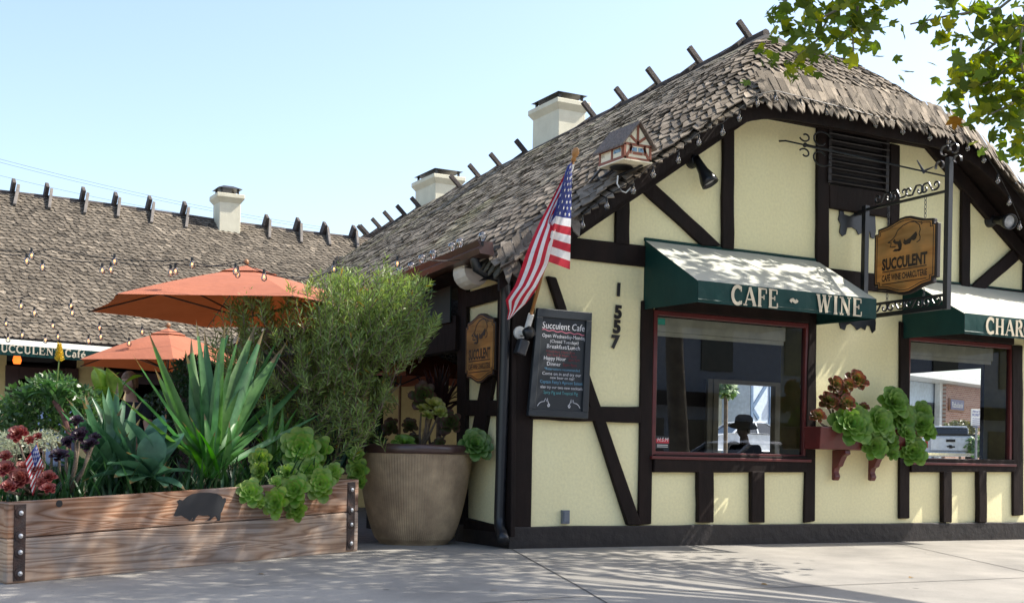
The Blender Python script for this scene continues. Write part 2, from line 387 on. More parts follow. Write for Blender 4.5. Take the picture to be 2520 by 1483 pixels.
# plaster gable wall (one sheet with the two openings left out)
W1=(1.80,4.12,1.03,2.70); W2=(5.79,7.79,1.03,2.66)
def inner(x):
    xx=min(x,WR-x); return min(2.90+.694*xx,5.12)
mb=MB()
xs=[0,W1[0],W1[1],W2[0],W2[1],WR]
for i in range(5):
    a,b=xs[i],xs[i+1]
    if i in (1,3):
        w=W1 if i==1 else W2
        mb.add([(a,0,0),(b,0,0),(b,0,w[2]),(a,0,w[2])],[(0,1,2,3)]); mb.add([(a,0,w[3]),(b,0,w[3]),(b,0,3),(a,0,3)],[(0,1,2,3)])
    else: mb.add([(a,0,0),(b,0,0),(b,0,3),(a,0,3)],[(0,1,2,3)])
n=40
for i in range(n):
    a=WR*i/n;b=WR*(i+1)/n
    mb.add([(a,0,3),(b,0,3),(b,0,max(3.02,inner(b)+.2)),(a,0,max(3.02,inner(a)+.2))],[(0,1,2,3)])
wall=mb.build('wall',CREAM,cafe,fix=False)
HB=[onX(2412,1130,WR),onX(2190,922,WR)]
def sidehole(mb,x,ya,yb):
    a,b,t=HB[0].y,HB[1].y,HB[1].z
    for P in (((ya,0),(a,0),(a,3.25),(ya,3.25)),((b,0),(yb,0),(yb,3.25),(b,3.25)),((a,0),(b,0),(b,.75),(a,.75)),((a,t),(b,t),(b,3.25),(a,3.25))):
        mb.add([(x,y,z) for y,z in P],[(0,1,2,3)])
mb=MB(); mb.add([(0,1.25,0),(0,0,0),(0,0,3.25),(0,1.25,3.25)],[(0,1,2,3)]); mb.build('side_wall',CREAM,cafe,fix=False); mb=MB()
sidehole(mb,WR,0,6)
mb.build('side_wall',CREAM,cafe,fix=False)
# timbers
TI=[0]
def wob(P,n=7,amp=.006):
    out=[]
    for i,p in enumerate(P):
        q=P[(i+1)%len(P)]; L=(q-p).length; k=max(1,min(n,int(L/.16)))
        for j in range(k):
            r=p.lerp(q,j/k)
            if j: r=r+V((noise.noise(r*3.1)*amp*2,0,noise.noise(r*3.3+V((9,9,9)))*amp*2))
            out.append(r)
    return out
def TP(pts,metric=False,name='timber_beam'):
    TI[0]+=1; t=.034+.0017*TI[0]
    P=[V((a,0,b)) for a,b in pts] if metric else [onY(a,b,0) for a,b in pts]
    P=[V((p.x,-t,p.z)) for p in wob(P)]
    mb=MB(); mb.prism(P,(0,t-.002,0)); o=mb.build(name,TIMB,cafe); return bevel(o,.012,2)
def TR(x0,x1,z0,z1,name='timber_beam'): return TP([(x0,z0),(x1,z0),(x1,z1),(x0,z1)],True,name)
TR(-.02,.235,.22,3.25)                       # corner post
TR(.235,WR-.2,3.185,3.415)                   # tie beam
TR(WR-.24,WR+.02,.22,3.3)
TP([(1566,1290),(1598,1288),(1604,740),(1575,740)])
TP([(1973,1285),(2000,1281),(2004,760),(1985,760)])
TP([(2207,1275),(2232,1274),(2232,800),(2209,790)])
TP([(2487,1268),(2512,1266),(2510,850),(2484,850)])
TP([(1509,600),(1544,605),(1544,480),(1511,500)])
TP([(1572,470),(1604,452),(1770,606),(1722,606)])
TP([(1771,612),(1800,616),(1801,310),(1773,325)])
TP([(2003,655),(2033,660),(2032,300),(2005,295)])
TP([(2182,700),(2206,705),(2207,360),(2184,355)])
TP([(2358,715),(2380,719),(2380,440),(2360,430)])
TP([(2382,706),(2412,716),(2500,640),(2484,615)])
TP([(2512,760),(2540,764),(2540,660),(2514,650)])
TP([(2033,513),(2184,538),(2184,478),(2032,455)])          # under the vent
TP([(2033,318),(2184,352),(2184,335),(2033,300)])
TP([(1340,680),(1362,684),(1572,1290),(1537,1290)])        # long brace
TP([(1300,1002),(1570,1000),(1569,1040),(1300,1031)])      # mid rail
TR(1.82,4.09,2.70,3.185); TR(5.84,7.75,2.66,3.185)         # lintels
TP([(1600,1161),(1975,1161),(1975,1121),(1603,1117)]); TP([(2232,1161),(2488,1160),(2487,1130),(2232,1128)])
for a,b in((1709,1747),(1840,1872),(2310,2331),(2397,2417)): TP([(a,1284),(b,1284),(b,1158),(a,1158)])
# rake boards and half-hip board on the wall
TP([(.2,inner(.2)),(3.2,inner(3.2)),(3.2,inner(3.2)+.22),(.2,inner(.2)+.22)],True,'rake_board')
TP([(WR-.2,inner(.2)),(WR-3.2,inner(3.2)),(WR-3.2,inner(3.2)+.22),(WR-.2,inner(.2)+.22)],True,'rake_board')
TP([(3.18,5.12),(WR-3.18,5.12),(WR-3.18,5.36),(3.18,5.36)],True,'rake_board')
# plinth
P=[(0,-.002)]
mb=MB(); pl=[V((-.055,-.06,-.35)),V((WR+.05,-.06,-.35))]
top=[V((-.055+ (WR+.105)*(1-i/40),-.06,.235+.012*noise.noise(V((i*.4,0,0))))) for i in range(41)]
mb.prism(pl+top,(0,.055,0)); mb.prism([V((-.057,-.05,-.35)),V((-.057,1.25,-.35)),V((-.057,1.25,.2)),V((-.057,-.05,.2))],(.053,0,0))
bevel(mb.build('plinth',PLINTH,cafe),.012)
# side wall timbers (plane x=0)
def TS(pts,name='timber_beam'):
    TI[0]+=1; t=.02+.0011*TI[0]
    P=[onX(a,b,-.03) for a,b in pts]; mb=MB(); mb.prism([V((-t,p.y,p.z)) for p in P],(t-.002,0,0)); bevel(mb.build(name,TIMB,cafe),.01)
TS([(1125,1290),(1147,1290),(1152,690),(1130,690)])
TS([(1150,757),(1262,727),(1262,688),(1150,720)]); TS([(1142,1022),(1262,1024),(1262,985),(1142,983)])
TS([(1153,1120),(1186,1120),(1226,880),(1198,880)]); TS([(1145,1272),(1226,1292),(1226,1310),(1145,1300)])
TS([(1222,1300),(1262,1320),(1268,640),(1230,640)])
# windows
for (x0,x1,z0,z1) in (W1,W2):
    fr=MB(); d=.055
    for a,b in (((x0,z0),(x0+d,z1)),((x1-d,z0),(x1,z1))): fr.span((a[0],-.03,a[1]),(b[0],.05,b[1]))
    for a,b in (((x0+d,z0),(x1-d,z0+d)),((x0+d,z1-d),(x1-d,z1))): fr.span((a[0],-.028,a[1]),(b[0],.048,b[1]))
    fr.span((x0-.03,-.085,z0-.035),(x1+.03,.0,z0-.001))
    win=bevel(fr.build('window',REDW,cafe),.006)
    g=MB(); g.add([(x0+d,.01,z0+d),(x1-d,.01,z0+d),(x1-d,.01,z1-d),(x0+d,.01,z1-d)],[(0,1,2,3)]); g.build('pane',GLASS,win,fix=False)
    b=MB(); b.span((x0+d+.0,.09,z1-d-.17),(x1-d-.22,.17,z1-d-.005)); b.span((x0+d,.12,z1-d-.22),(x1-d-.22,.135,z1-d-.172)); b.build('rolled_blind',pm('linen_blind',(.82,.78,.62),rough=.8),win)
    r=MB(); r.span((x1-d+.002,.055,z0-.1),(x1-d+.03,.42,z1)); r.build('jamb',pm('ochre_jamb',(.50,.42,.15),rough=.7),win)
    s=MB(); s.span((x0,.055,z0-.02),(x1-d,.40,z0+.04)); s.build('inner_sill',pm('sill_wood',(.10,.07,.05),rough=.3),win)
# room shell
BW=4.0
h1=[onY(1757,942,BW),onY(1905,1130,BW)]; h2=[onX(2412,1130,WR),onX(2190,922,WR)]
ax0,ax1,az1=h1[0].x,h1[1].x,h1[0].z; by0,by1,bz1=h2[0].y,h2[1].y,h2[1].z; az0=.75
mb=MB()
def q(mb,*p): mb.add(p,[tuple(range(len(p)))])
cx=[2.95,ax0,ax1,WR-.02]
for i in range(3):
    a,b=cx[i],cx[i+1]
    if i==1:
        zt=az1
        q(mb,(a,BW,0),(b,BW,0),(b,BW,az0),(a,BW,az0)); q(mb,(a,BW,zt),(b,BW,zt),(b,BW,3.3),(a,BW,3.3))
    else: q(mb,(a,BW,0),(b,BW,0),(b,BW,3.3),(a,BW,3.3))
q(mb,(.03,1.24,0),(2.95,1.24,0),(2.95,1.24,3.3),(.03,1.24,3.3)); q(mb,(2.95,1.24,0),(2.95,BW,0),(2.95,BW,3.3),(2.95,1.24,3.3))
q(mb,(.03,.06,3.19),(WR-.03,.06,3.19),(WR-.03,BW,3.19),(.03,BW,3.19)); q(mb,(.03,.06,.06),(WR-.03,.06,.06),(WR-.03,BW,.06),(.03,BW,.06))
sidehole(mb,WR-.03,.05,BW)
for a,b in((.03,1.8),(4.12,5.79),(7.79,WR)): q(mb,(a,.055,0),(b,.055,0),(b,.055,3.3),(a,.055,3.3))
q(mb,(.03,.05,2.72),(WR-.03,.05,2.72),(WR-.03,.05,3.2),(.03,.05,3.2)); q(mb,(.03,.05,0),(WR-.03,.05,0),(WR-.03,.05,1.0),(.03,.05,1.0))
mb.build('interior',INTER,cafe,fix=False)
# casing of the rear openings
mb=MB()
for a in (ax0,ax1): mb.span((a-.05,BW-.06,az0),(a+.05,BW+.06,az1))
mb.span((ax0-.16,BW-.05,az0),(ax0-.06,BW+.05,az1+.06))
for a,b,z in((ax0,ax1,az1),): mb.span((a-.05,BW-.058,z),(b+.05,BW+.058,z+.06))
mb.build('rear_window_casing',pm('cream_casing',(.55,.5,.36),rough=.6),cafe)
# porch: floor-level rail, posts and beam along the left side
mb=MB(); mb.span((-.10,1.25,2.22),(.06,9.6,2.62)); mb.build('porch_beam',TIMB,cafe)
for y in (3.9,7.0,9.5):
    mb=MB(); mb.span((-.07,y-.08,-.05),(.09,y+.08,2.22)); bevel(mb.build('porch_post',TIMB,cafe),.01)
mb=MB(); mb.span((-.13,1.35,2.55),(-.115,9.4,3.06)); mb.build('side_curtain',pm('dark_green_curtain',(.006,.028,.026),rough=.6),cafe)
# roof underlay and shingles
mb=MB(); nx=44; ys=[FY+.03]+[FY+.03+i*.12 for i in range(1,20)]+[2.2+i*.8 for i in range(14)]+[RB]
X0,X1=-.43,WR+.16
vs=[];fs=[]
for y in ys:
    for i in range(nx+1):
        x=X0+(X1-X0)*i/nx; vs.append((x,y,f(x,y)-.035))
for j in range(len(ys)-1):
    for i in range(nx):
        a=j*(nx+1)+i; fs.append((a,a+1,a+nx+2,a+nx+1))
mb.add(vs,fs)
roof=mb.build('roof',ROOFB,cafe,fix=False)
# soffit and verge board under the front edge
mb=MB(); n=60; 
for i in range(n):
    a=X0+(X1-X0)*i/n; b=X0+(X1-X0)*(i+1)/n
    za,zb=f(a,FY)-.07,f(b,FY)-.07
    mb.add([(a,FY+.05,za),(b,FY+.05,zb),(b,0.03,zb+.02),(a,0.03,za+.02)],[(0,1,2,3)])
    mb.prism([V((a,FY+.05,za+.04)),V((b,FY+.05,zb+.04)),V((b,FY+.05,zb-.13)),V((a,FY+.05,za-.13))],(0,.04,0))
mb.build('verge_board',TIMB,roof,fix=False)
mb=MB(); mb.add([(-.5,.02,3.02),(0,.02,3.02),(0,RB,2.55),(-.5,RB,2.55)],[(0,1,2,3)]); mb.build('eave_soffit',TIMB,roof,fix=False)
def shcol(x,y,front):
    k=R.random(); b=.125+.10*R.random()**1.3
    if k<.10: b*=1.45
    if k>.88: b*=.55
    moss=max(0,noise.noise(V((x*1.1,y*.8,3))))*(0 if front else 1)
    c=(b*1.42,b*1.22*(1+.10*moss),b*.94*(1-.25*moss))
    if front: c=(b*1.38,b*1.15,b*.90)
    return c
def shingle(mb,p,t,dn,nr,w,L,col,lift=.018,kind=None):
    jj=kind or (1.7 if lift>.05 else 1.0)
    "p: centre of the butt; t: along the course; dn: down the slope"
    k=R.random()*.5+.25; j=(.045+.035*R.random())*jj; o=p+nr*lift; b=p+nr*.004-dn*L
    tw=(R.random()-.5)*.012
    a0=o-t*(w/2)+nr*tw; a1=o+t*(w/2)-nr*tw; tip=o+t*(w*(k-.5))+dn*j
    b0=b-t*(w*.5); b1=b+t*(w*.5); th=nr*-.014
    mb.add([b0,b1,a1,tip,a0,a1+th,tip+th,a0+th],[(0,1,2,3,4),(4,3,6,7),(3,2,5,6)],col)
def grad(x,y):
    e=.02; return V(((f(x+e,y)-f(x-e,y))/(2*e),(f(x,y+e)-f(x,y-e))/(2*e)))
def course(mb,start_side,c,exp):
    "walk a level curve of the roof from the back towards the front and over the half hip"
    # start on the left slope at the back
    step=.118; y=RB-.05
    x=XC-max(.02,(zrg(y)-c)/.734)
    if x<X0-.02: return
    n=0; pos=V((x,y))
    while n<400:
        n+=1
        wv=step*(.8+.45*R.random()); g=grad(*pos)
        if g.length<.05: break
        d=V((-g.y,g.x)).normalized() if False else V((g.y,-g.x)).normalized()   # keeps uphill on the left hand
        pos=pos+d*(wv/ (1.0))
        zz=zrg(pos.y) if pos.y>1.5 else 6.88
        for _ in range(3):
            g=grad(*pos); gl=g.length_squared
            if gl<1e-3: break
            pos=pos-g*((f(*pos)-c)/gl)
        if pos.y<FY-.01 or pos.x>X1: break
        if pos.x>XC and pos.y>2.6: break
        if pos.x<X0-.01: continue
        g=grad(*pos); t=V((d.x,d.y,0)); t3=V((d.x,d.y,g.x*d.x+g.y*d.y)).normalized()
        nr=V((-g.x,-g.y,1)).normalized(); dn=nr.cross(t3).normalized()
        if dn.z>0: dn=-dn
        front=pos.y<.9
        p=V((pos.x,pos.y,c+(R.random()-.5)*.012))
        lf_=.052 if front else .03
        shingle(mb,p,t3,dn,nr,wv*1.02,exp*2.1,shcol(pos.x,pos.y,front),lift=lf_)
        if c<5.3 and pos.x<XC and pos.y<3.2:
            mx_=lambda v:V((-v.x,v.y,v.z))
            shingle(mb,V((WR-p.x,p.y,p.z)),-mx_(t3),mx_(dn),mx_(nr),wv*1.02,exp*2.1,shcol(pos.x,pos.y,front),lift=lf_)
mb=MB(); exp=.138; c=2.80
while c<6.86:
    g=.734/math.sqrt(1+.734**2); 
    course(mb,0,c+noise.noise(V((0,0,c*3)))*.01,exp); c+=exp*g
mb.build('shingles',SHING,roof,fix=False)
# verge shingles along the rake (butts overhang the edge) and eave butts
mb=MB()
i=0; x=X0
while x<X1:
    g=grad(x,FY+.02); t=V((1,0,g.x)).normalized(); nr=V((-g.x,-g.y,1)).normalized(); dn=V((0,-1,-abs(g.y))).normalized()
    w=.08+.03*R.random(); z=f(x,FY)
    hip= 2.9<x<WR-2.9
    if hip or x<.35 or x>WR-2.95:
        for kx in range(3 if hip or x>5 else 2):
            shingle(mb,V((x+w/2+R.uniform(-.03,.03),FY-.06+.07*kx,z-.05+.105*kx-R.random()*.015)),t,V((0,-.5,-.87)),V((0,-.87,.5)),w*(1.0 if hip else 1.15),.30 if hip else .24,shcol(x,0,True),lift=.02,kind=1.7)
    else:
        shingle(mb,V((x+w/2,FY-.02,z-.01)),t,dn,nr,w,.26,shcol(x,0,True),lift=.02)
    x+=w*.98
y=-.45
while y<-.12:
    w=.09+.04*R.random(); zz=f(X0,y)
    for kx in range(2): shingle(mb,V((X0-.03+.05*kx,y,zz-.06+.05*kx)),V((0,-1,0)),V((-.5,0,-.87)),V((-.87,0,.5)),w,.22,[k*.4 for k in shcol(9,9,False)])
    y+=w
mb.build('verge_shingles',SHING,roof,fix=False)
# ridge pole pieces and crossed saddle boards
OLDW=pm('grey_ridge_wood',(.085,.065,.055),(.04,.032,.028),scale=9,rough=.8,bump=.5)
def ridgept(px): # point on the front ridge seen at image column px
    lo,hi=1.3,16
    for _ in range(40):
        m=(lo+hi)/2; p=V((XC,m,zrg(m))); d=p-CAM; z=d.dot(FW); u=HX+(d.dot(RT)/z*F)*CR+(d.dot(UP)/z*F)*SR
        if u>px: lo=m
        else: hi=m
    return p
ry=1.75
while ry<RB-.3:
    L=1.9+R.random()*.5; a=V((XC+.02*R.uniform(-1,1),ry-.25,zrg(ry)-.045)); b=V((XC+.02*R.uniform(-1,1),min(ry+L,RB),zrg(ry+L)-.06))
    mb=MB(); n=7; mb.tube([a.lerp(b,i/n)+V((0,0,.02*noise.noise(V((ry,i,0))))) for i in range(n+1)],.062,7); mb.build('ridge_pole',OLDW,roof); ry+=L-.2
SADX=[1838,1717,1616,1535,1458,1290,1227,1175,1128,1030,994,963,933,903,884]
for i,px in enumerate(SADX):
    p=ridgept(px)-V((0,0,.06)); s=R.uniform(.85,1.0); sh=V((0,.06,0))
    b=MB(); b.bar(p+V((.42,0,-.30))*s-sh*0.6,p+V((-.22,0,.29))*s-sh*.6,.085,.06,(0,1,0)); o=bevel(b.build('ridge_saddle_board',OLDW,roof),.008)
    b=MB(); b.bar(p+V((-.46,0,-.30))*s+sh,p+V((.04,0,.09))*s+sh,.085,.06,(0,1,0)); o=bevel(b.build('ridge_saddle_board',OLDW,roof),.008)
# chimneys behind the front ridge
def chimney(x,y,z0,z1,w,d,parent):
    b=MB(); b.span((x-w/2,y-d/2,z0),(x+w/2,y+d/2,z1-.16))
    b.add([(x+a*w/2*1.0,y+e*d/2,z1-.20) for a,e in((-1,-1),(1,-1),(1,1),(-1,1))]+[(x+a*(w/2+.07),y+e*(d/2+.07),z1-.10) for a,e in((-1,-1),(1,-1),(1,1),(-1,1))],[(0,1,5,4),(1,2,6,5),(2,3,7,6),(3,0,4,7)])
    b.span((x-w/2-.07,y-d/2-.07,z1-.10),(x+w/2+.07,y+d/2+.07,z1-.01)); 
    o=bevel(b.build('chimney',CHIM,parent),.012)
    c=MB()
    for a,e in((-1,-1),(1,-1),(1,1),(-1,1)): c.span((x+a*(w/2-.05)-.02,y+e*(d/2-.05)-.02,z1-.01),(x+a*(w/2-.05)+.02,y+e*(d/2-.05)+.02,z1+.11))
    c.add([(x+a*(w/2+.03),y+e*(d/2+.03),z1+.11) for a,e in((-1,-1),(1,-1),(1,1),(-1,1))]+[(x-w*.22,y-d*.2,z1+.19),(x+w*.22,y-d*.2,z1+.19),(x+w*.22,y+d*.2,z1+.19),(x-w*.22,y+d*.2,z1+.19)],[(0,1,5,4),(1,2,6,5),(2,3,7,6),(3,0,4,7),(4,5,6,7),(3,2,1,0)])
    c.build('chimney_cap',TIN,o)
p=onX(1375,262,5.15); chimney(p.x,p.y,5.2,p.z+.0,.56,.94,cafe)
p=onX(1078,445,5.15); chimney(p.x,p.y,5.0,p.z+.02,.62,1.05,cafe)
# vent louvre
v0=onY(2034,316,-.03); v1=onY(2180,474,-.03)
mb=MB(); fx0,fx1,fz0,fz1=v0.x,v1.x,v1.z,v0.z
mb.span((fx0,-.012,fz0),(fx1,-.006,fz1))
for i in range(8):
    z=fz0+(fz1-fz0)*(i+.5)/8; mb.bar((fx0,-.045,z),(fx1,-.045,z),.085,.014,(0,-.6,.8))
mb.span((fx0,-.075,fz0),(fx0+.05,-.008,fz1)); mb.span((fx1-.05,-.075,fz0),(fx1,-.008,fz1))
mb.build('louvre_vent',pm('vent_brown',(.016,.012,.012),rough=.6),cafe)
# gutter, downspout
def zg(y): return 3.20-.046*y
mb=MB(); pts=[(-.44,0),(-.60,.01),(-.63,.06),(-.60,.09),(-.64,.14),(-.46,.14)]
for ya,yb in((-.34,4.0),(4.0,RB)):
    pr=[V((x,ya,zg(ya)-.15+z)) for x,z in pts]; mb.prism(pr,(0,yb-ya,zg(yb)-zg(ya)))
gut=mb.build('gutter',BROWNM,cafe)
DSP=pm('black_downspout',(.014,.015,.018),rough=.35)
mb=MB(); mb.tube([onX(a,b,x) for a,b,x in((1170,608,-.52),(1170,640,-.52),(1174,658,-.50),(1198,672,-.40),(1226,680,-.26),(1241,694,-.15),(1244,730,-.125),(1240,900,-.12),(1229,1270,-.115),(1230,1297,-.12),(1236,1318,-.16),(1239,1330,-.18))],[.062]*12,12)
mb.build('downspout',DSP,cafe,smooth=True)
# ------------------------------------------------------------------ rear wing
wing=thing('rear_wing_building',(-4,10.9,0),'long low wing with shingle roof behind the patio','building')
WE,WRG=10.3,15.0; WX0,WX1=-16.0,8.5
def wz(x,y): # roof plane, ridge sinks slightly to the right
    zr_=6.02-.022*x-.02*math.sin(x*.9); ze=2.80-.01*x; t=(y-WE)/(WRG-WE); return ze+(zr_-ze)*t
mb=MB(); q(mb,(WX0,WE,wz(WX0,WE)-.03),(WX1,WE,wz(WX1,WE)-.03),(WX1,WRG,wz(WX1,WRG)-.03),(WX0,WRG,wz(WX0,WRG)-.03))
q(mb,(WX0,WRG,wz(WX0,WRG)-.03),(WX1,WRG,wz(WX1,WRG)-.03),(WX1,WRG+5,2.6),(WX0,WRG+5,2.6)); q(mb,(WX0,WE+.05,2.72),(WX1,WE+.05,2.6),(WX1,11,2.6),(WX0,11,2.72))
wroof=mb.build('roof',ROOFB,wing,fix=False)
mb=MB(); s0=(wz(0,WRG)-wz(0,WE))/(WRG-WE); exw=.125; dy=exw/math.sqrt(1+s0*s0); y=WE-.02; row=0
while y<WRG:
    x=-8.6+R.random()*.1
    while x<6.2:
        w=.105+.05*R.random(); yy=y+.02*noise.noise(V((x*.8,row*.37,0)))+R.uniform(-.006,.006)
        e=1.2 if row<5 else 1
        b=.135+.085*R.random(); k=R.random()
        if k>.93: b*=1.5
        if k<.12: b*=.6
        pn=noise.noise(V((x*.5,y*.7,5)));  b*=1+.25*pn
        shingle(mb,V((x+w/2,yy,wz(x,yy))),V((1,0,-.02)).normalized(),V((0,-1,-s0)).normalized(),V((0,-s0,1)).normalized(),w,exw*1.9,(b*.86,b*.73,b*.56),lift=.036)
        x+=w
    y+=dy; row+=1
mb.build('shingles',SHING,wroof,fix=False)
def wridge(px):
    p=onY(px,500,WRG); x=p.x
    return V((x,WRG,wz(x,WRG)))
mb=MB(); mb.tube([V((x,WRG+.02,wz(x,WRG)+.02)) for x in [-9+i*.8 for i in range(20)]],.05,6); mb.build('ridge_pole',OLDW,wroof)
for px in (40,124,210,290,371,455,657,734,804,872):
    p=wridge(px); s=R.uniform(.95,1.05); t=R.uniform(-.03,.03)
    b=MB(); b.bar(p+V((-.10+t,.3,-.30))*s,p+V((-.05+t,-.10,.27))*s,.20,.07,(1,0,0)); bevel(b.build('ridge_saddle_board',OLDW,wroof),.008)
    b=MB(); b.bar(p+V((-.10,-.50,-.36))*s,p+V((.05+t,.05,.15))*s,.19,.06,(1,0,0)); bevel(b.build('ridge_saddle_board',pm('silver_ridge_wood',(.17,.15,.13),(.10,.09,.08),scale=9,rough=.85),wroof),.008)
p=wridge(555); chimney(p.x-.02,p.y-.18,5.2,p.z+.56,.46,.50,wing)
# wall of the wing: cream panels, dark timber and deep openings
mb=MB(); y=11.0
def wx(px,py=950,yy=11.0): return onY(px,py,yy).x
op=[(wx(15),wx(188)),(wx(255),wx(470)),(wx(600),wx(760))]
xs=[WX0]+[k for o in op for k in o]+[WX1]
for i in range(0,len(xs),2): q(mb,(xs[i],y,-.3),(xs[i+1],y,-.3),(xs[i+1],y,2.7),(xs[i],y,2.7))
mb.build('wall',pm('wing_cream',(.70,.58,.28),(.62,.5,.24),rough=.8,bump=.2),wing,fix=False)
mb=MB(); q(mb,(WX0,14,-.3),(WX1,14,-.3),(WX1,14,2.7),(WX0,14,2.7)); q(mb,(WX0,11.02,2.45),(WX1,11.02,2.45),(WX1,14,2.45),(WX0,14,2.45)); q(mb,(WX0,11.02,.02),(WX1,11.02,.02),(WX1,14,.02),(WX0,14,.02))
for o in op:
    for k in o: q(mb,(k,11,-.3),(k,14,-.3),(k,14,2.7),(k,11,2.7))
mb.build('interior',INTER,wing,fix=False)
BROWNT=pm('brown_door_timber',(.05,.022,.020),(.035,.016,.015),rough=.5)
for o in op:
    for k,s in((o[0],1),(o[1],-1)):
        b=MB(); b.span((k-.02*s,10.94,-.2),(k+.20*s,11.0,2.42)); bevel(b.build('door_post',BROWNT,wing),.01)
    b=MB(); b.span((o[0]+.2,10.95,2.2),(o[1]-.2,11.0,2.40)); b.build('lintel',BROWNT,wing)
mb=MB()
pr=[(-.02,0),(-.12,.0),(-.14,.13),(-.02,.13)]
mb.prism([V((-9,WE+a,wz(-9,WE)-.14+b)) for a,b in pr],(15,0,wz(6,WE)-wz(-9,WE))); mb.build('gutter',pm('dark_gutter',(.018,.014,.013),rough=.4),wing)
# ------------------------------------------------------------------ awnings over the two windows
def awning(x0,x1,ztop,zf,zb,pr,text,label,txo,th,tsx,gap):
    t=thing('window_awning',(x0,0,ztop),label,'awning','shopfront awnings')
    e=.012
    mb=MB(); n=14
    vs=[];fs=[]
    for i in range(n+1):
        x=x0+(x1-x0)*i/n
        for j in range(6):
            k=j/5; sag=.018*math.sin(math.pi*k)*math.sin(math.pi*2*i/n*1.5)**2+.006*noise.noise(V((x*2,k*2,1)))
            vs.append((x,-.02-(pr-.02)*k,ztop+(zf-ztop)*k-sag))
    for i in range(n):
        for j in range(5):
            a=i*6+j; fs.append((a,a+1,a+7,a+6))
    mb.add(vs,fs); mb.build('canopy',AWTOP,t,smooth=True,fix=False)
    mb=MB()
    for x,s in((x0,-1),(x1,1)):
        mb.prism([V((x,-.015,ztop)),V((x,-pr,zf)),V((x,-pr,zb)),V((x,-.015,zb+.02))],(.006*s,0,0))
    # valance with a soft wave
    vs=[];fs=[];n=24
    for i in range(n+1):
        x=x0+(x1-x0)*i/n; w=.006*math.sin(i*1.3)
        vs+=[(x,-pr-.004,zf+.004),(x,-pr-.006+w*.6,(zf+zb)/2),(x,-pr-.004+w,zb)]
    for i in range(n):
        for j in range(2):
            a=i*3+j; fs.append((a,a+1,a+4,a+3))
    mb.add(vs,fs); 
    mb.build('valance',GREEN,t,fix=False)
    mb=MB(); mb.tube([(x0-.006,-.015,ztop+.01),(x1+.006,-.015,ztop+.01)],.022,6); mb.tube([(x0,-pr,zb+.03),(x1,-pr,zb+.03)],.011,6,mi=0)
    for x in(x0+.01,x1-.01): mb.tube([(x,-.02,zb+.03),(x,-pr,zb+.03)],.011,6)
    mb.build('awning_frame',GREEN,t)
    mb=MB(); serif(text,(txo,-pr-.014,zb+ (zf-zb)*.5-th/2),(1,0,-.0),(0,0,1),th,mb,thick=.004,sx=tsx,gap=gap)
    mb.build('lettering',LETTER,t,fix=False)
    for a,b in ((x0+.25,x0+.75),(x0+.95,x1-.55)):
        pass
    return t
PRJ=1.03
# where the letters start and end on the front plane
def fx(px,py): return onY(px,py,-PRJ).x
awning(1.665,4.24,3.485,2.905,2.675,PRJ,'CAFE','dark green awning reading CAFE ~ WINE over the left shop window',fx(1797,720),.205,.97,.02)
a1=bpy.data.objects['window_awning']
mb=MB(); serif('~',(fx(1940,735),-PRJ-.014,2.69),(1,0,0),(0,0,1),.20,mb,thick=.004,sx=.95); mb.build('lettering',LETTER,a1,fix=False); mb=MB(); serif('WINE',(fx(2004,745),-PRJ-.014,2.685),(1,0,0),(0,0,1),.205,mb,thick=.004,sx=1.0,gap=.03)
mb.build('lettering',LETTER,a1,fix=False)
awning(5.70,8.05,3.40,2.85,2.60,PRJ,'CHARCUTERIE','dark green awning reading CHARCUTERIE over the right shop window',fx(2423,797),.20,.97,.0)
# wing awning
ye=9.75
t=thing('patio_awning',(-5,ye,2.5),'green awning with cream top reading SUCCULENT Café along the rear wing','awning')
xa,xb=-8.0,onY(400,860,ye).x
zt=onY(120,842,ye+.2).z; zm=onY(120,853,ye).z; zbm=onY(120,879,ye).z
dz=-.02
mb=MB(); q(mb,(xa,ye+.35,zt+.03+(xa+4)*dz),(xb,ye+.35,zt+.03+(xb+4)*dz),(xb,ye,zm+(xb+4)*dz),(xa,ye,zm+(xa+4)*dz)); mb.build('canopy',AWTOP,t,fix=False)
mb=MB(); mb.prism([V((xa,ye-.003,zbm+(xa+4)*dz)),V((xb,ye-.003,zbm+(xb+4)*dz)),V((xb,ye-.003,zm+(xb+4)*dz)),V((xa,ye-.003,zm+(xa+4)*dz))],(0,.008,0)); mb.build('valance',GREEN,t)
h=(zm-zbm)*.72; px0=onY(2,865,ye)
mb=MB(); lw=serif('UCCULENT',(px0.x,ye-.012,zbm+(px0.x+4)*dz+.045),(1,0,dz),(0,0,1),h,mb,sx=1.0,gap=.02)
sc=(onY(152,865,ye).x-px0.x)/lw
mb=MB(); serif('SUCCULENT',(px0.x-.80*h*sc,ye-.012,zbm+(px0.x+4)*dz+.05),(1,0,dz),(0,0,1),h,mb,sx=sc,gap=.02)
p1=onY(160,870,ye); serif('Café',(p1.x,ye-.012,zbm+(p1.x+4)*dz+.045),(1,0,dz),(0,0,1),h,mb,sx=sc*.92,gap=0)
mb.build('lettering',LETTER,t,fix=False)
# glowing lamp in the dark doorway
t=thing('wall_lamp',onY(42,890,11.6),'small glowing orange lamp inside the dark doorway at the far left','lamp')
c=onY(42,886,11.6); mb=MB(); mb.lathe(c,[(0,-.12),(.05,-.09),(.075,0),(.05,.1),(0,.13)],12); mb.build('lamp_shade',pm('lamp_glow',(1,.20,.03),(1,.16,.02),emit=.9),t,smooth=True)
mb=MB(); mb.tube([c+V((0,.05,.14)),c+V((0,.3,.2)),c+V((0,2.38,.2))],.02,6); mb.build('lamp_arm',IRON,t)
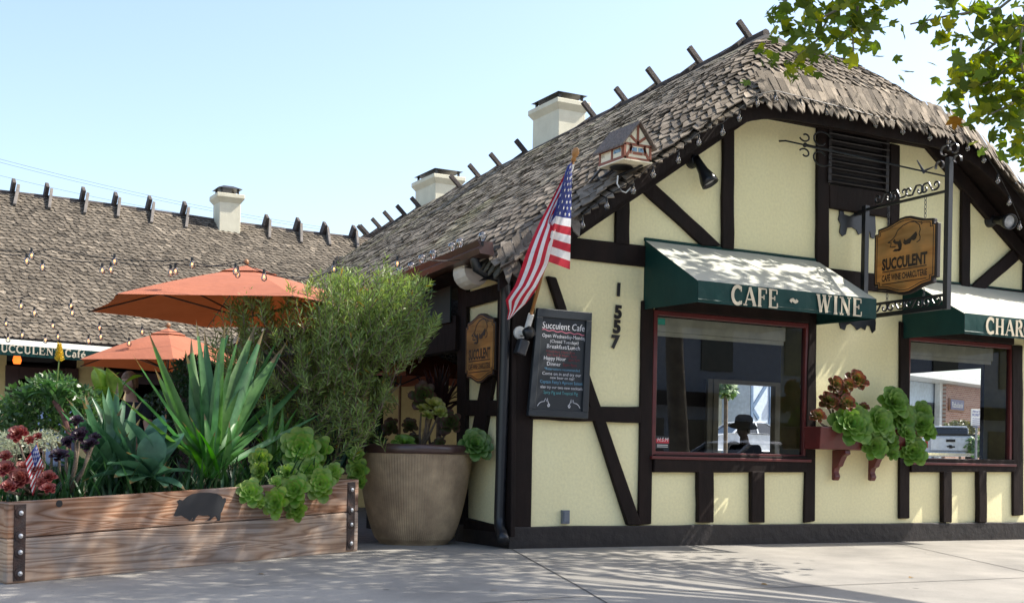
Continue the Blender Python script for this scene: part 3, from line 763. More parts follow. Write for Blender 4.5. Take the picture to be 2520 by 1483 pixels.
# ------------------------------------------------------------------ hanging sign and its iron bracket
SX=4.88
t=thing('sign_bracket',(SX,0,3.5),'black wrought iron frame with scrolls bolted to the wall between the awnings','bracket')
yb,yf=-.17,-1.50
def sg(px,py): return onX(px,py,SX)
ztb,ztf=sg(2135,528).z,sg(2335,455).z; zl1,zl2=sg(2165,752).z,sg(2335,718).z; zb1,zb2=sg(2155,778).z,sg(2335,752).z
zt_=(ztb+ztf)/2; zlo=(zl1+zl2)/2; zbt=(zb1+zb2)/2
ytop=4.62
mb=MB(); mb.bar((SX,yf,zbt-.03),(SX,yf,ytop-.07),.066,.066,(1,0,0)); mb.build('post',IRON,t); mb=MB(); mb.bar((SX,yb,zbt-.03),(SX,yb,zt_+.05),.066,.066,(1,0,0)); mb.build('post',IRON,t)
for a_,b_,w_ in (((SX,yb,zt_),(SX,yf,zt_),.03),((SX,yb,zlo),(SX,yf,zlo),.03),((SX,yb+.03,zbt),(SX,yf-.03,zbt),.05),((SX,0,zt_-.02),(SX,yb,zt_-.02),.05),((SX,0,zbt),(SX,yb-.001,zbt-.003),.05)):
    mb=MB(); mb.bar(a_,b_,w_,w_); mb.build('rail',IRON,t)
def scroll(mb,cy,cz,s,h):
    "S-shaped scroll in the plane x=SX, along -y"
    def sp(c,r0,r1,a0,a1,n=11): return [(c[0]+(r0+(r1-r0)*i/n)*math.cos(rad(a0+(a1-a0)*i/n)),c[1]+(r0+(r1-r0)*i/n)*math.sin(rad(a0+(a1-a0)*i/n))) for i in range(n+1)]
    A_=sp((-.085,h*.42),.016,.062,60,-270); B_=sp((.085,h*.60),.062,.016,90+180-20,-60-20-40)
    pts=A_+[(-.03,h*.80),(.03,h*.22)]+sp((.085,h*.55),.060,.016,-110,200)
    mb.tube([V((SX,cy-s*u,cz+v)) for u,v in pts],.0125,6)
n=4
for i in range(n):
    cy=yb-.17+(yf-yb+.32)*(i+.5)/n; mb=MB(); scroll(mb,cy,zt_+.012,1 if i%2 else -1,.17); mb.build('scrollwork',IRON,t)
for i in range(n):
    cy=yb-.12+(yf-yb+.2)*(i+.5)/n; mb=MB(); scroll(mb,cy,zbt+.02,1 if i%2 else -1,.15); mb.build('scrollwork',IRON,t)
mb=MB()
def curl(cy,cz,r,s,a0=-90,turn=330,k=14):
    pp=[]
    for i in range(k+1):
        a=rad(a0+s*turn*i/k); rr=r*(1-.55*i/k); pp.append(V((SX,cy+rr*math.cos(a),cz+rr*math.sin(a))))
    mb=MB()
    for i in range(k): mb.bar(pp[i],pp[i+1],.035,.01,V((0,(pp[i+1]-pp[i]).z,-(pp[i+1]-pp[i]).y)))
    mb.build('finial_scroll',IRON,t)
curl(yf+.07,ytop+.01,.085,1,180,-300); curl(yf-.07,ytop+.01,.085,1,0,300); curl(yf+.13,ytop-.14,.075,1,-20,260); curl(yf-.11,ytop-.12,.07,1,200,-260)
def plate(pts,y=-.02):
    mb=MB(); mb.prism([V((onY(a,b,0).x,y,onY(a,b,0).z)) for a,b in pts],(0,.016,0)); return mb
P1=[(2064,506),(2072,512),(2074,528),(2088,533),(2099,527),(2104,510),(2112,518),(2122,514),(2132,519),(2137,525),(2142,512),(2150,520),(2151,545),(2152,570),(2148,588),(2140,585),(2138,570),(2128,577),(2120,573),(2110,578),(2104,566),(2094,560),(2082,561),(2078,577),(2070,582),(2063,572),(2066,552),(2060,540),(2063,528),(2062,515)]
plate(P1).build('wall_plate',IRON,t)
P2=[(2062,793),(2066,808),(2076,812),(2080,800),(2090,796),(2100,803),(2106,812),(2116,806),(2126,812),(2130,800),(2138,803),(2144,819),(2151,812),(2152,795),(2150,770),(2140,775),(2062,772)]
plate(P2).build('wall_plate',IRON,t)
# tie rod with fleur-de-lis
t=thing('tie_rod',(3.7,0,4.8),'thin black iron tie rod with curled fleur-de-lis end stretched across the gable','tie rod')
pa=onY(1925,345,-.06); pb=V((SX,yf+.02,4.33))
mb=MB(); mb.tube([V((pa.x,-.0,pa.z)),pa+(pb-pa)*.02,pb],.011,6); mb.build('rod',IRON,t)
mb=MB(); dr=(pb-pa).normalized(); sd=V((0,0,1)); c=pa+dr*.38
for s in(1,-1):
    for r,o,turn,st in ((.13,.10,300,30),(.07,-.1,300,200)):
        pp=[]
        for i in range(15):
            a=rad(st+turn*i/14); rr=r*(1-.6*i/14); pp.append(c+dr*(o+rr*math.cos(a))+sd*s*(.10+rr*math.sin(a)*.9))
        mb.tube(pp,.011,6)
mb.tube([c-dr*.12,c+dr*.26],[.02,.012],6); mb.ball(c-dr*.1,.03)
mb.build('fleur_de_lis',IRON,t)
mb=MB(); c2=pa+dr*((pb-pa).length*.86)
for a in(35,125): 
    d=(sd*math.sin(rad(a))+dr*math.cos(rad(a))); mb.tube([c2-d*.02,c2+d*.14],[.018,.006],5)
    if a in(75,130): mb.tube([c2,c2-d*.13],[.016,.006],5)
mb.build('leaf_ornament',IRON,t)
# sign boards -------------------------------------------------------
SIGNW=boardmat('honey_sign_wood',[(.42,.21,.06),(.56,.31,.10),(.52,.28,.085)],5,(3,1.2,6),1.2,.55,.05)
SIGND=pm('sign_dark_brown',(.020,.010,.008),rough=.45)
SOUT=[(.0,.16),(.055,.16),(.055,.10),(.20,.08),(.34,.03),(.42,.005),(.5,0),(.58,.005),(.66,.03),(.80,.08),(.945,.10),(.945,.16),(1,.16),(1,.84),(.945,.84),(.945,.90),(.80,.92),(.66,.965),(.58,.993),(.5,1),(.42,.993),(.34,.965),(.20,.92),(.055,.90),(.055,.84),(0,.84)]
PIG=[(.18,.0),(.1,.08),(.06,.22),(.02,.30),(.10,.42),(.16,.50),(.22,.66),(.34,.84),(.5,.96),(.66,1.0),(.82,.95),(.92,.80),(.96,.62),(.93,.45),(.96,.3),(.97,.14),(.93,.10),(.90,.22),(.84,.30),(.80,.20),(.74,.12),(.66,.10),(.60,.16),(.56,.30),(.46,.34),(.40,.22),(.40,.06),(.34,.0),(.30,.08),(.24,.02)]
def signboard(t,org,xd,zd,W,H,both=True):
    xd=V(xd);zd=V(zd);n=xd.cross(zd)
    def at(u,v,o=0): return V(org)+xd*(u*W)+zd*(v*H)+n*o
    mb=MB(); mb.prism([at(u,v,-.03) for u,v in SOUT],n*.06); bevel(mb.build('backing_board',SIGND,t),.008)
    ins=[(.5+(u-.5)*.93,.5+(v-.5)*.93) for u,v in SOUT]
    mb=MB(); mb.prism([at(u,v,.031) for u,v in ins],n*.004); mb.build('face_panel',SIGNW,t)
    mb=MB(); ins2=[(.5+(u-.5)*.89,.5+(v-.5)*.89) for u,v in SOUT]
    for i in range(len(ins2)):
        a,b=ins2[i],ins2[(i+1)%len(ins2)]; mb.ribbon([at(*a,.0355),at(*b,.0355)],.010,n*.002,n)
    mb.build('border_line',SIGND,t)
    mb=MB(); k=.036
    # pig drawing: outline, dark belly, legs and head
    bx,bz,bw,bh=.26,.56,.5,.35
    L=[(.0,.42),(.10,.50),(.18,.60),(.25,.78),(.42,.93),(.62,1.0),(.80,.98),(.93,.84),(.97,.66),(.93,.52),(.97,.40),(.96,.28),(.86,.22)]
    mb.ribbon([at(bx+bw*u,bz+bh*v,k) for u,v in L],.012,n*.002,n); mb.ribbon([at(bx+bw*u,bz+bh*v,k) for u,v in [(.95,.9),(1.0,.93),(1.02,.86),(.98,.84)]],.012,n*.002,n)
    mb.ribbon([at(bx+bw*u,bz+bh*v,k+.0005) for u,v in [(.0,.42),(-.06,.40),(.06,.36),(.02,.22),(.10,.20),(.2,.2)]],.014,n*.002,n)
    for poly in ([(.44,.28),(.47,.44),(.52,.36),(.66,.44),(.84,.62),(.88,.50),(.84,.36),(.78,.30),(.70,.34),(.66,.22),(.50,.2)],
                 [(.10,.40),(.16,.50),(.20,.40),(.30,.38),(.34,.44),(.40,.24),(.38,.06),(.30,.0),(.28,.10),(.18,.12),(.10,.04),(.24,.02),(.30,.12),(.26,.28),(.18,.30)]):
        mb.prism([at(bx+bw*u,bz+bh*v,k+.001) for u,v in poly],n*.002)
    fittext('SUCCULENT',at(.5,.425,k),xd,zd,W*.72,H*.145,mb,.001,bold=.045)
    mb.ribbon([at(.15,.325,k),at(.85,.325,k)],.012,n*.002,n)
    fittext('CAFÉ WINE CHARCUTERIE',at(.5,.245,k),xd,zd,W*.72,H*.08,mb,.001,bold=.03)
    mb.ribbon([at(.15,.165,k),at(.85,.165,k)],.010,n*.002,n)
    mb.build('lettering',SIGND,t,fix=False)
t=thing('hanging_sign',(SX,-.87,3.1),'wooden board with pig drawing reading SUCCULENT hung by chains in an iron frame','sign','wooden pig signs')
ya,yz=-.36,-1.37
signboard(t,(SX,ya,3.03),(0,-1,0),(0,0,1),ya-yz,.94)
for y in(ya-.2,yz+.22):
    for z0,z1 in((3.97-.06,zt_),(zlo,3.07)):
        mb=MB()
        k=max(2,int(abs(z1-z0)/.05))
        for i in range(k):
            z=z0+(z1-z0)*(i+.5)/k; hl=abs(z1-z0)/k*.62
            pts=[V((SX+(.014*math.cos(a) if i%2 else 0),y+(0 if i%2 else .014*math.cos(a)),z+hl*math.sin(a))) for a in [2*math.pi*j/10 for j in range(11)]]
            mb.tube(pts,.004,5,cap=False)
        mb.build('chain',IRON,t)
t=thing('wall_sign',(-.09,.6,2.2),'wooden pig sign reading SUCCULENT fixed flat on the side wall above the big pot','sign','wooden pig signs')
sA=onX(1152,930,-.07); sB=onX(1226,930,-.07)
signboard(t,(-.085,sA.y,1.80),(0,-1,0),(0,0,1),sA.y-sB.y,.78)
# ------------------------------------------------------------------ chalkboard
t=thing('chalkboard',(.6,-.06,1.4),'tall black framed chalkboard with handwritten opening hours on the front wall','chalkboard')
bx0,bx1,bz0,bz1=.20,.945,1.43,2.60; Y=-.145
FRM=pm('chalk_frame',(.022,.027,.032),rough=.4); SLATE=pm('slate_black',(.012,.016,.020),(.016,.021,.026),scale=3,rough=.55)
bl,br,tl,tr=onY(1300,1022,Y),onY(1447,1030,Y),onY(1323,757,Y),onY(1457,769,Y)
def bp(u,v,o=0): 
    a=bl.lerp(br,u); b=tl.lerp(tr,u); p=a.lerp(b,v); return V((p.x,Y-o,p.z))
mb=MB()
fr=[((0,0),(1,0),(1,.065),(0,.065)),((0,.92),(1,.92),(1,1),(0,1)),((0,.065),(.105,.065),(.105,.92),(0,.92)),((.895,.065),(1,.065),(1,.92),(.895,.92))]
for k,pol in enumerate(fr): mb.prism([bp(u,v,.0+.001*k) for u,v in pol],(0,.05,0))
bevel(mb.build('frame',FRM,t),.006)
mb=MB(); mb.prism([bp(u,v,-.018) for u,v in((.09,.05),(.91,.05),(.91,.94),(.09,.94))],(0,.02,0)); mb.build('slate',SLATE,t)
WC=(.75,.75,.78); PK=(.55,.16,.22); RD=(.22,.035,.045); BL=(.16,.38,.55); TE=(.12,.40,.42)
CH=pm('chalk_marks',(1,1,1),(.9,.9,.9),rough=.9,attr=True)
lines=[('Succulent Cafe',.85,.060,WC,.50,.74),('Open Wednesday-Monday',.755,.033,WC,.52,.76),('(Closed Tuesdays)',.705,.028,WC,.53,.50),('Breakfast/Lunch',.655,.036,WC,.52,.58),
('Weekdays 10am-3pm',.613,.022,RD,.47,.50),('Sat-Sun 8:30am-3pm',.580,.022,RD,.50,.52),('Happy Hour',.545,.034,WC,.38,.38),('3pm-5pm',.545,.024,RD,.72,.20),('Dinner',.493,.034,WC,.37,.24),('5pm-9pm',.493,.026,RD,.65,.24),
('*Reservations recommended',.447,.022,BL,.52,.62),('Come on in and try our',.402,.028,WC,.52,.68),('new beer on tap!',.370,.024,WC,.53,.42),('Captain Fatty\'s Apricot Saison',.328,.028,BL,.52,.74),('also try our two new cocktails',.278,.026,WC,.53,.74),('Spicy Pig and Tropical Pig',.230,.028,TE,.52,.60)]
mb=MB(); xd=(bp(1,.5)-bp(0,.5)).normalized(); H=bz1-bz0; WB=(bp(1,.5)-bp(0,.5)).length
for s_,v,h,c,u,wf in lines:
    mb=MB(); fittext(s_,bp(u,v,-.016)+V((0,0,R.uniform(-.003,.003))),xd,(0.02,0,1),wf*WB,h*H*1.08,mb,.002,col=c,bold=-.004,shear=R.uniform(-.05,.1)); mb.build('chalk_line',CH,t,fix=False)
nY=V((0,-1,0))
wv=[bp(.12+.76*i/24,.805-.02*(i/24)+.006*math.sin(i*1.3),-.012) for i in range(25)]; mb=MB(); mb.ribbon(wv,.010,nY*.001,nY,PK); mb.build('chalk_underline',CH,t,fix=False)
for u0,s in((.16,1),(.84,-1)):
    mb=MB(); o=[(0,0),(.03,.035),(.07,.055),(.12,.06),(.14,.10),(.16,.062),(.175,.105),(.19,.06),(.21,.035),(.22,.0),(.20,-.005),(.185,.02)]
    mb.ribbon([bp(u0+s*a*.9-.02*s,.095+b*.75,-.012) for a,b in o],.006,nY*.001,nY,WC)
    mb.ribbon([bp(u0+s*a*.9-.02*s,.095+b*.75,-.0115) for a,b in arc(.21,.02,.02,.014,0,360,8)],.005,nY*.001,nY,WC); mb.build('chalk_pig',CH,t,fix=False)
# ------------------------------------------------------------------ house numbers
NUM=pm('black_number',(.02,.016,.014),rough=.4)
nm={'1':'uppermost black digit 1 of the house number on the cream wall','5':None,'7':'lowest black digit 7 of the house number on the cream wall'}
labs=['uppermost black digit, a 1, of the house number beside the left awning','first digit 5, just under the 1, in the house number','second digit 5, just above the 7, in the house number','lowest black digit, a 7, of the house number beside the left awning']
for ch,(px,py),lb in zip('1557',((1521,727),(1520,782),(1517,818),(1512,855)),labs):
    p=onY(px,py,-.02); mb=MB(); hgt=.20
    cu=bpy.data.curves.new('t','FONT'); cu.body=ch; cu.size=hgt*1.38*.72; cu.align_x='CENTER'; cu.extrude=.006; cu.offset=.009; cu.shear=.05
    ob=bpy.data.objects.new('t',cu); COL.objects.link(ob); dg=bpy.context.evaluated_depsgraph_get(); me=bpy.data.meshes.new_from_object(ob.evaluated_get(dg))
    mb.add([V((v.co.x,-v.co.z,v.co.y))+p for v in me.vertices],[tuple(f_.vertices) for f_ in me.polygons]); bpy.data.objects.remove(ob); bpy.data.curves.remove(cu)
    tag(mb.build('house_number',NUM,None,p),lb,'house number','house number digits')
# ------------------------------------------------------------------ flag on its pole
FP0=onY(1296,812,-.20); FP1=onY(1411,392,-.95)
t=thing('flag_pole',FP0,'leaning wooden flagpole in a white bracket with a draped stars and stripes flag','flag')
POLE=pm('varnished_pole',(.42,.20,.06),(.34,.15,.04),scale=8,rough=.35,stretch=(1,1,.2))
mb=MB(); mb.tube([FP0,FP1],.018,10); mb.build('pole',POLE,t,smooth=True)
dp=(FP1-FP0).normalized(); mb=MB(); mb.lathe(FP1,[(.018,-.02),(.03,-.01),(.02,.02),(.03,.035),(.042,.07),(.03,.11),(0,.125)],14,axis=dp); mb.build('finial',POLE,t,smooth=True)
mb=MB(); mb.tube([FP1-dp*.12,FP1-dp*.05],.024,10); mb.build('pole_sleeve',WHITE,t); mb=MB(); mb.tube([FP0-dp*.06,FP0+dp*.18],.032,10); wp=V((FP0.x-.02,-.075,FP0.z-.02)); mb.tube([FP0-dp*.03,wp],.03,8); mb.lathe(wp,[(0,.02),(.07,.02),(.07,-.02),(0,-.02)],14,axis=(0,-1,0)); mb.build('pole_bracket',WHITE,t)
FLAGM=pm('flag_cloth',(1,1,1),(.9,.9,.9),scale=30,rough=.7,attr=True,trans=.25)
cols=[(0,(1408,392),(1402,663),.0),(.13,(1406,400),(1372,652),.10),(.22,(1402,404),(1337,640),.20),(.33,(1396,412),(1318,660),.10),(.42,(1388,426),(1314,690),.05),
      (.52,(1330,540),(1372,560),.16),(.70,(1290,640),(1347,650),.20),(.85,(1263,705),(1322,706),.22),(1.0,(1246,738),(1292,748),.16),(1.06,(1252,764),(1270,766),.12),(1.12,(1247,786),(1252,785),.1)]
def yp(d0): return d0
def flagS(u,v):
    for i in range(len(cols)-1):
        a,b=cols[i],cols[i+1]
        if a[0]<=v<=b[0] or i==len(cols)-2:
            k=(v-a[0])/(b[0]-a[0]); k=max(0,min(1,k)); ks=k*k*(3-2*k)*.5+k*.5
            uu=u
            if v>.45: 
                m=min(1,(v-.45)/.08); fold= u/.48 if u<.48 else (1-(u-.48)/.26*.75 if u<.74 else .25+(u-.74)/.26*.75)
                uu=u*(1-m)+fold*m
            ta=V((a[1][0],a[1][1],0)).lerp(V((a[2][0],a[2][1],0)),uu); tb=V((b[1][0],b[1][1],0)).lerp(V((b[2][0],b[2][1],0)),uu)
            p=ta.lerp(tb,ks); dd=a[3]+(b[3]-a[3])*ks
            if v>.45: dd+= (.035*math.sin(u*6.5) if u<.48 else -.06-.04*(u-.48))*min(1,(v-.45)/.1) 
            dd+=.022*math.sin(v*21+u*4)*min(1,v*5); p.x+=2.2*math.sin(v*17+u*5)*min(1,v*3); pole=max(0,min(1,(p.y-392)/420)); Y0=-.95+.75*pole*.75
            return onY(p.x,p.y,Y0-dd+.03)
mb=MB(); NU,NV=39,56; vm=1.12
for i in range(NU):
    for j in range(NV):
        u0,u1=i/NU,(i+1)/NU; v0,v1=vm*j/NV,vm*(j+1)/NV
        cn=(v0+v1)/2<.40 and (i*13)//NU<7
        c=(.018,.035,.20) if cn else ((.52,.012,.035) if ((i*13)//NU)%2==0 else (.78,.78,.78))
        mb.add([flagS(u0,v0),flagS(u1,v0),flagS(u1,v1),flagS(u0,v1)],[(0,1,2,3)],c)
fl=mb.build('flag',FLAGM,t,smooth=True,fix=False)
bm=bmesh.new(); bm.from_mesh(fl.data); bmesh.ops.remove_doubles(bm,verts=bm.verts,dist=.0004); bm.to_mesh(fl.data); bm.free()
mb=MB()
for i in range(9):
    for j in range(6):
        u=7/13*(i+.6)/9.2; v=.40*(j+(.35 if i%2 else .75))/6
        c=flagS(u,v); du=(flagS(u+.02,v)-c)/.02; dv=(flagS(u,min(.4,v+.02))-c)/.02
        if dv.length<.05: continue
        nn=du.cross(dv).normalized(); 
        if nn.y>0: nn=-nn
        st=[]
        for k in range(10):
            a=math.pi/2+k*math.pi/5; r=.024 if k%2==0 else .010
            st.append(c-du.normalized()*r*math.sin(a)+dv.normalized()*r*math.cos(a)+nn*.006)
        mb.add(st,[tuple(range(10))])
mb.build('flag_stars',pm('star_white',(.8,.8,.8),rough=.7),fl,fix=False)
# camera-like black lamp under the bracket
t=thing('security_camera',onY(1290,850,-.12),'small black security camera on the corner post below the flag bracket','camera')
mb=MB(); c=onY(1300,818,-.22); mb.lathe(c,[(0,.06),(.06,.05),(.065,0),(.06,-.04),(0,-.05)],14,axis=(.4,-.8,.4)); mb.build('housing',IRON,t,smooth=True)
mb=MB(); mb.box(onY(1283,854,-.15),(.11,.10,.17),Matrix.Rotation(rad(18),3,'Y')); bevel(mb.build('camera_body',pm('smoked_box',(.03,.03,.033),rough=.3),t),.012)
mb=MB(); mb.tube([c,V((c.x-.02,-.06,c.z-.02))],.02,6); mb.build('arm',IRON,t)
# ------------------------------------------------------------------ birdhouse
BH=onY(1540,405,-.62)
t=thing('birdhouse',BH,'miniature half-timbered birdhouse with shingle roof mounted above the left rake','birdhouse')
BHC=pm('peeling_cream',(.85,.78,.58),(.45,.40,.28),scale=14,rough=.8,contrast=(.3,.42)); BHR=pm('rust_trim',(.30,.10,.055),rough=.6)
x0,x1=onY(1530,410,-.75).x,onY(1597,400,-.75).x; zb_=onY(1570,397,-.75).z; zw=onY(1570,360,-.75).z; za=onY(1556,308,-.75).z
yF,yB=-.78,-.30; xm=(x0+x1)/2
mb=MB(); mb.prism([V((x0,yF,zb_)),V((x1,yF,zb_)),V((x1,yF,zw)),V((xm,yF,za)),V((x0,yF,zw))],(0,yB-yF,0)); mb.build('body',BHC,t)
mb=MB(); hw=(x1-x0)/2
for s in(-1,1):
    a=V((xm+s*(hw+.045),0,zw-.035)); b=V((xm,0,za+.02)); th=V((0,0,.022))
    mb.prism([V((a.x,yF-.05,a.z)),V((b.x,yF-.05,b.z)),V((b.x,yF-.05,b.z))+th,V((a.x,yF-.05,a.z))+th],(0,yB-yF+.12,0))
mb.build('roof',pm('tiny_shingles',(.22,.17,.14),(.10,.08,.065),scale=40,rough=.9,bump=.8,bscale=50),t)
mb=MB(); y=yF-.008
def tb(a,b,w=.028): mb.bar((a[0],y,a[1]),(b[0],y,b[1]),w,.012,(0,1,0))
def bb(a,b,w=.028):
    d=V((b[0]-a[0],0,b[1]-a[1])); n_=V((d.z,0,-d.x)).normalized()*w/2; A_=V((a[0],y,a[1]));B_=V((b[0],y,b[1])); mb.prism([A_-n_,B_-n_,B_+n_,A_+n_],(0,.014,0))
for a,b in(((x0,zb_+.01),(x1,zb_+.01)),((x0,zw),(x1,zw)),((x0+.012,zb_),(x0+.012,zw)),((x1-.012,zb_),(x1-.012,zw)),((xm,zw),(xm,za)),((xm,zw+.02),(xm-hw*.55,zw+(za-zw)*.42)),((xm,zw+.02),(xm+hw*.55,zw+(za-zw)*.42)),((x0+.03,zb_+.02),(x0+.10,zw-.02)),((x1-.03,zb_+.02),(x1-.10,zw-.02)),((x0+.11,zb_+.07),(x1-.11,zb_+.07)),((xm-hw*.52,zb_+.06),(xm-hw*.52,zw)),((xm+hw*.52,zb_+.06),(xm+hw*.52,zw))): bb(a,b)
for yy in (yF+.02,yF+.22,yB-.02): mb.span((x0-.012,yy-.012,zb_),(x0-.001,yy+.012,zw))
mb.span((x0-.011,yF,zb_-.0),(x0-.002,yB,zb_+.03)); mb.span((x0-.011,yF,zw-.03),(x0-.002,yB,zw))
mb.build('timber_trim',BHR,t)
mb=MB(); mb.span((x0-.012,yF-.012,zb_-.014),(x1+.012,yB,zb_-.001)); mb.build('base',BHC,t)
mb=MB(); mb.lathe(V((xm-.03,(yF+yB)/2+.02,zb_-.03)),[(.0,0),(.13,0),(.13,-.004),(0,-.004)],20); mb.build('entrance_hole',IRON,t)
for a,b in((xm-hw*.45,xm-.01),(xm+.01,xm+hw*.45)):
    mb=MB(); mb.span((a,yF-.006,zb_+.09),(b,yF-.001,zw-.03)); o=mb.build('window',pm('painted_blue_pane',(.22,.36,.48),(.05,.09,.14),scale=30,rough=.4,contrast=(.4,.5)),t)
mb=MB(); mb.span((x0-.006,yF+.06,zb_+.08),(x0-.001,yF+.19,zw-.04)); mb.build('window',MATS['painted_blue_pane'],t)
mb=MB(); mb.tube([V((xm-.03,yB-.05,zb_-.02)),V((xm-.2,.0,zb_-.22))],.014,6); mb.tube([V((x1-.05,yF+.08,zb_-.02)),V((xm-.2,-.0,zb_-.22))],.014,6); mb.tube([V((x0+.02,yB,zb_-.02)),V((xm-.2,0.0,zb_-.22))],.014,6); mb.build('bracket',IRON,t)
mb=MB(); pts=[(1520,432),(1518,452),(1528,470),(1540,474),(1552,462)]; mb.tube([onY(a,b,-.52) for a,b in pts],.008,5); mb.build('cable',WHITE,t)
# ------------------------------------------------------------------ spotlights on the gable
def spot(px,py,dirv,label,face):
    p=onY(px,py,0); t=thing('spotlight',p,label,'spotlight','wall spotlights')
    mb=MB(); mb.lathe(V((p.x,0,p.z)),[(0,-.03),(.085,-.03),(.085,.04),(.06,.10),(0,.12)],16,axis=(0,-1,0)); mb.build('base',IRON,t,smooth=False)
    d=V(dirv).normalized(); a=V((p.x,-.11,p.z)); mb=MB(); mb.lathe(a,[(0,-.03),(.045,-.03),(.05,.06),(.062,.16),(.10,.28),(.105,.34),(.09,.34),(.08,.30),(0,.29)],18,axis=d); mb.build('lamp_head',IRON,t,smooth=True)
    mb=MB(); mb.lathe(a,[(0,.315),(.05,.312),(.09,.30)],16,axis=d); mb.build('lens',face,t,smooth=True)
LENS=pm('frosted_lens',(.6,.6,.6),(.35,.35,.35),scale=12,rough=.2)
spot(1700,398,(.35,-.45,-1),'black wall spotlight pointing down beside the left rake of the gable',LENS)
spot(2432,545,(-.25,-1,-.25),'round wall spotlight facing outward at the right side of the gable',LENS)
# electrical box, small sticker notices
t=onY(1388,1270,-.02); mb=MB(); a=onY(1379,1287,0); b=onY(1397,1254,0); mb.span((a.x,-.045,a.z),(b.x,0,b.z)); mb.span((a.x+.012,-.052,a.z+.02),(b.x-.012,-.045,b.z-.015)); tag(bevel(mb.build('outlet_box',pm('grey_metal_box',(.16,.18,.21),rough=.45),None,a),.005),'small grey metal outlet box low on the cream front wall','box')
t=thing('window_sticker',onY(1630,1100,.005),'black and red alarm sticker in the lower left corner of the left window','sticker')
a,b=onY(1612,1103,.006),onY(1646,1072,.006)
mb=MB(); mb.span((a.x,.004,a.z),(b.x,.007,b.z)); mb.build('backing',IRON,t)
mb=MB(); mb.span((a.x+.005,.001,a.z+.065),(b.x-.005,.0035,b.z-.035)); mb.build('red_band',pm('sticker_red',(.55,.03,.05),rough=.4),t)
mb=MB(); textmesh('H.S.M',((a.x+b.x)/2,.0005,a.z+.085),(1,0,0),(0,0,1),.065,mb,0.0,align='CENTER',shear=.2); 
for z in(.02,.04): mb.span((a.x+.02,.001,a.z+z),(b.x-.02,.0035,a.z+z+.008))
mb.build('lettering',WHITE,t,fix=False)
mb=MB(); a,b=onY(1618,798,.006),onY(1636,784,.006); mb.span((a.x,.004,a.z),(b.x,.006,b.z)); tag(mb.build('green_sticker',pm('teal_sticker',(.02,.28,.20),rough=.5),None,a),'small teal sticker in the top left corner of the left window','sticker')
# floodlight under the gutter
t=thing('flood_lamp',(-.35,.5,2.85),'pale half-round lamp tucked under the brown gutter at the corner','lamp')
mb=MB(); c=onX(1158,672,-.35); mb.lathe(c,[(0,-.11),(.16,-.11),(.17,0),(.16,.11),(0,.11)],18,axis=(.15,-1,.15)); mb.build('lamp_shade',pm('pale_lamp',(.72,.62,.52),rough=.5),t)
mb=MB(); mb.tube([c,V((-.02,c.y,c.z+.02))],.03,8); mb.build('arm',BROWNM,t)
# ------------------------------------------------------------------ string lights
BULB=glassmat('bulb_glass',(.92,.92,.92),1.6,.02,.10)
FIL=pm('bulb_filament',(1,.42,.12),(1,.35,.08),emit=2.2)
FIL2=pm('bulb_filament_dim',(.55,.42,.33),rough=.5)
SOCK=pm('black_socket',(.012,.012,.012),rough=.5)
def string_light(name,label,cable,bulbs,r=.045,lit=True,hang=True,cw=.008,group='string lights'):
    t=thing(name,cable[0],label,'string light',group)
    mb=MB(); mb.tube(cable,cw,5); mb.build('cable',SOCK,t)
    for p,up in bulbs:
        p=V(p); u=V(up)
        mb=MB(); mb.lathe(p,[(.0,-.01),(.014,-.01),(.015,-.045),(.012,-.055),(0,-.055)],8,axis=u) ; s=mb.build('socket',SOCK,t)
        c=p-u*(.055+r*.85); mb=MB(); mb.lathe(p-u*.05,[(.016,0),(.02,-.01),(r*.8,-.03),(r,-.03-r*.6),(r*.75,-.03-r*1.25),(0,-.03-r*1.6)],10,axis=u); mb.build('bulb',BULB,s,smooth=True)
        mb=MB(); mb.ball(c,r*.36,6,5,sc=(.8,.8,1.3)); mb.build('filament',FIL if lit else FIL2,s)
rk=[(1035+0,0)]
gab=[(1432,555),(1492,508),(1557,470),(1606,430),(1668,395),(1718,352),(1777,327),(1818,292),(1862,257),(1907,247),(1969,262),(2033,278),(2093,292),(2153,308),(2220,325),(2287,340),(2333,350),(2380,366),(2420,395),(2454,446),(2482,500),(2508,560)]
cb=[onY(a,b,-.55) for a,b in gab]
string_light('gable_string_light','clear bulbs strung along the dark rake boards of the front gable',[p+V((0,.0,.11)) for p in cb],[(p+V((0,0,.10)),(0,0,1)) for p in cb],r=.036,lit=False,cw=.005)
gt=[(1187,583),(1132,598),(1112,608),(1066,626),(1038,637),(1012,656),(985,668),(960,690)]
cb=[onX(a,b,-.58) for a,b in gt]
string_light('gutter_string_light','clear bulbs standing along the brown gutter edge of the front roof',[p-V((0,0,.11)) for p in cb],[(p-V((0,0,.10)),(0,.05,-1)) for p in cb],r=.046,lit=False,cw=.006)
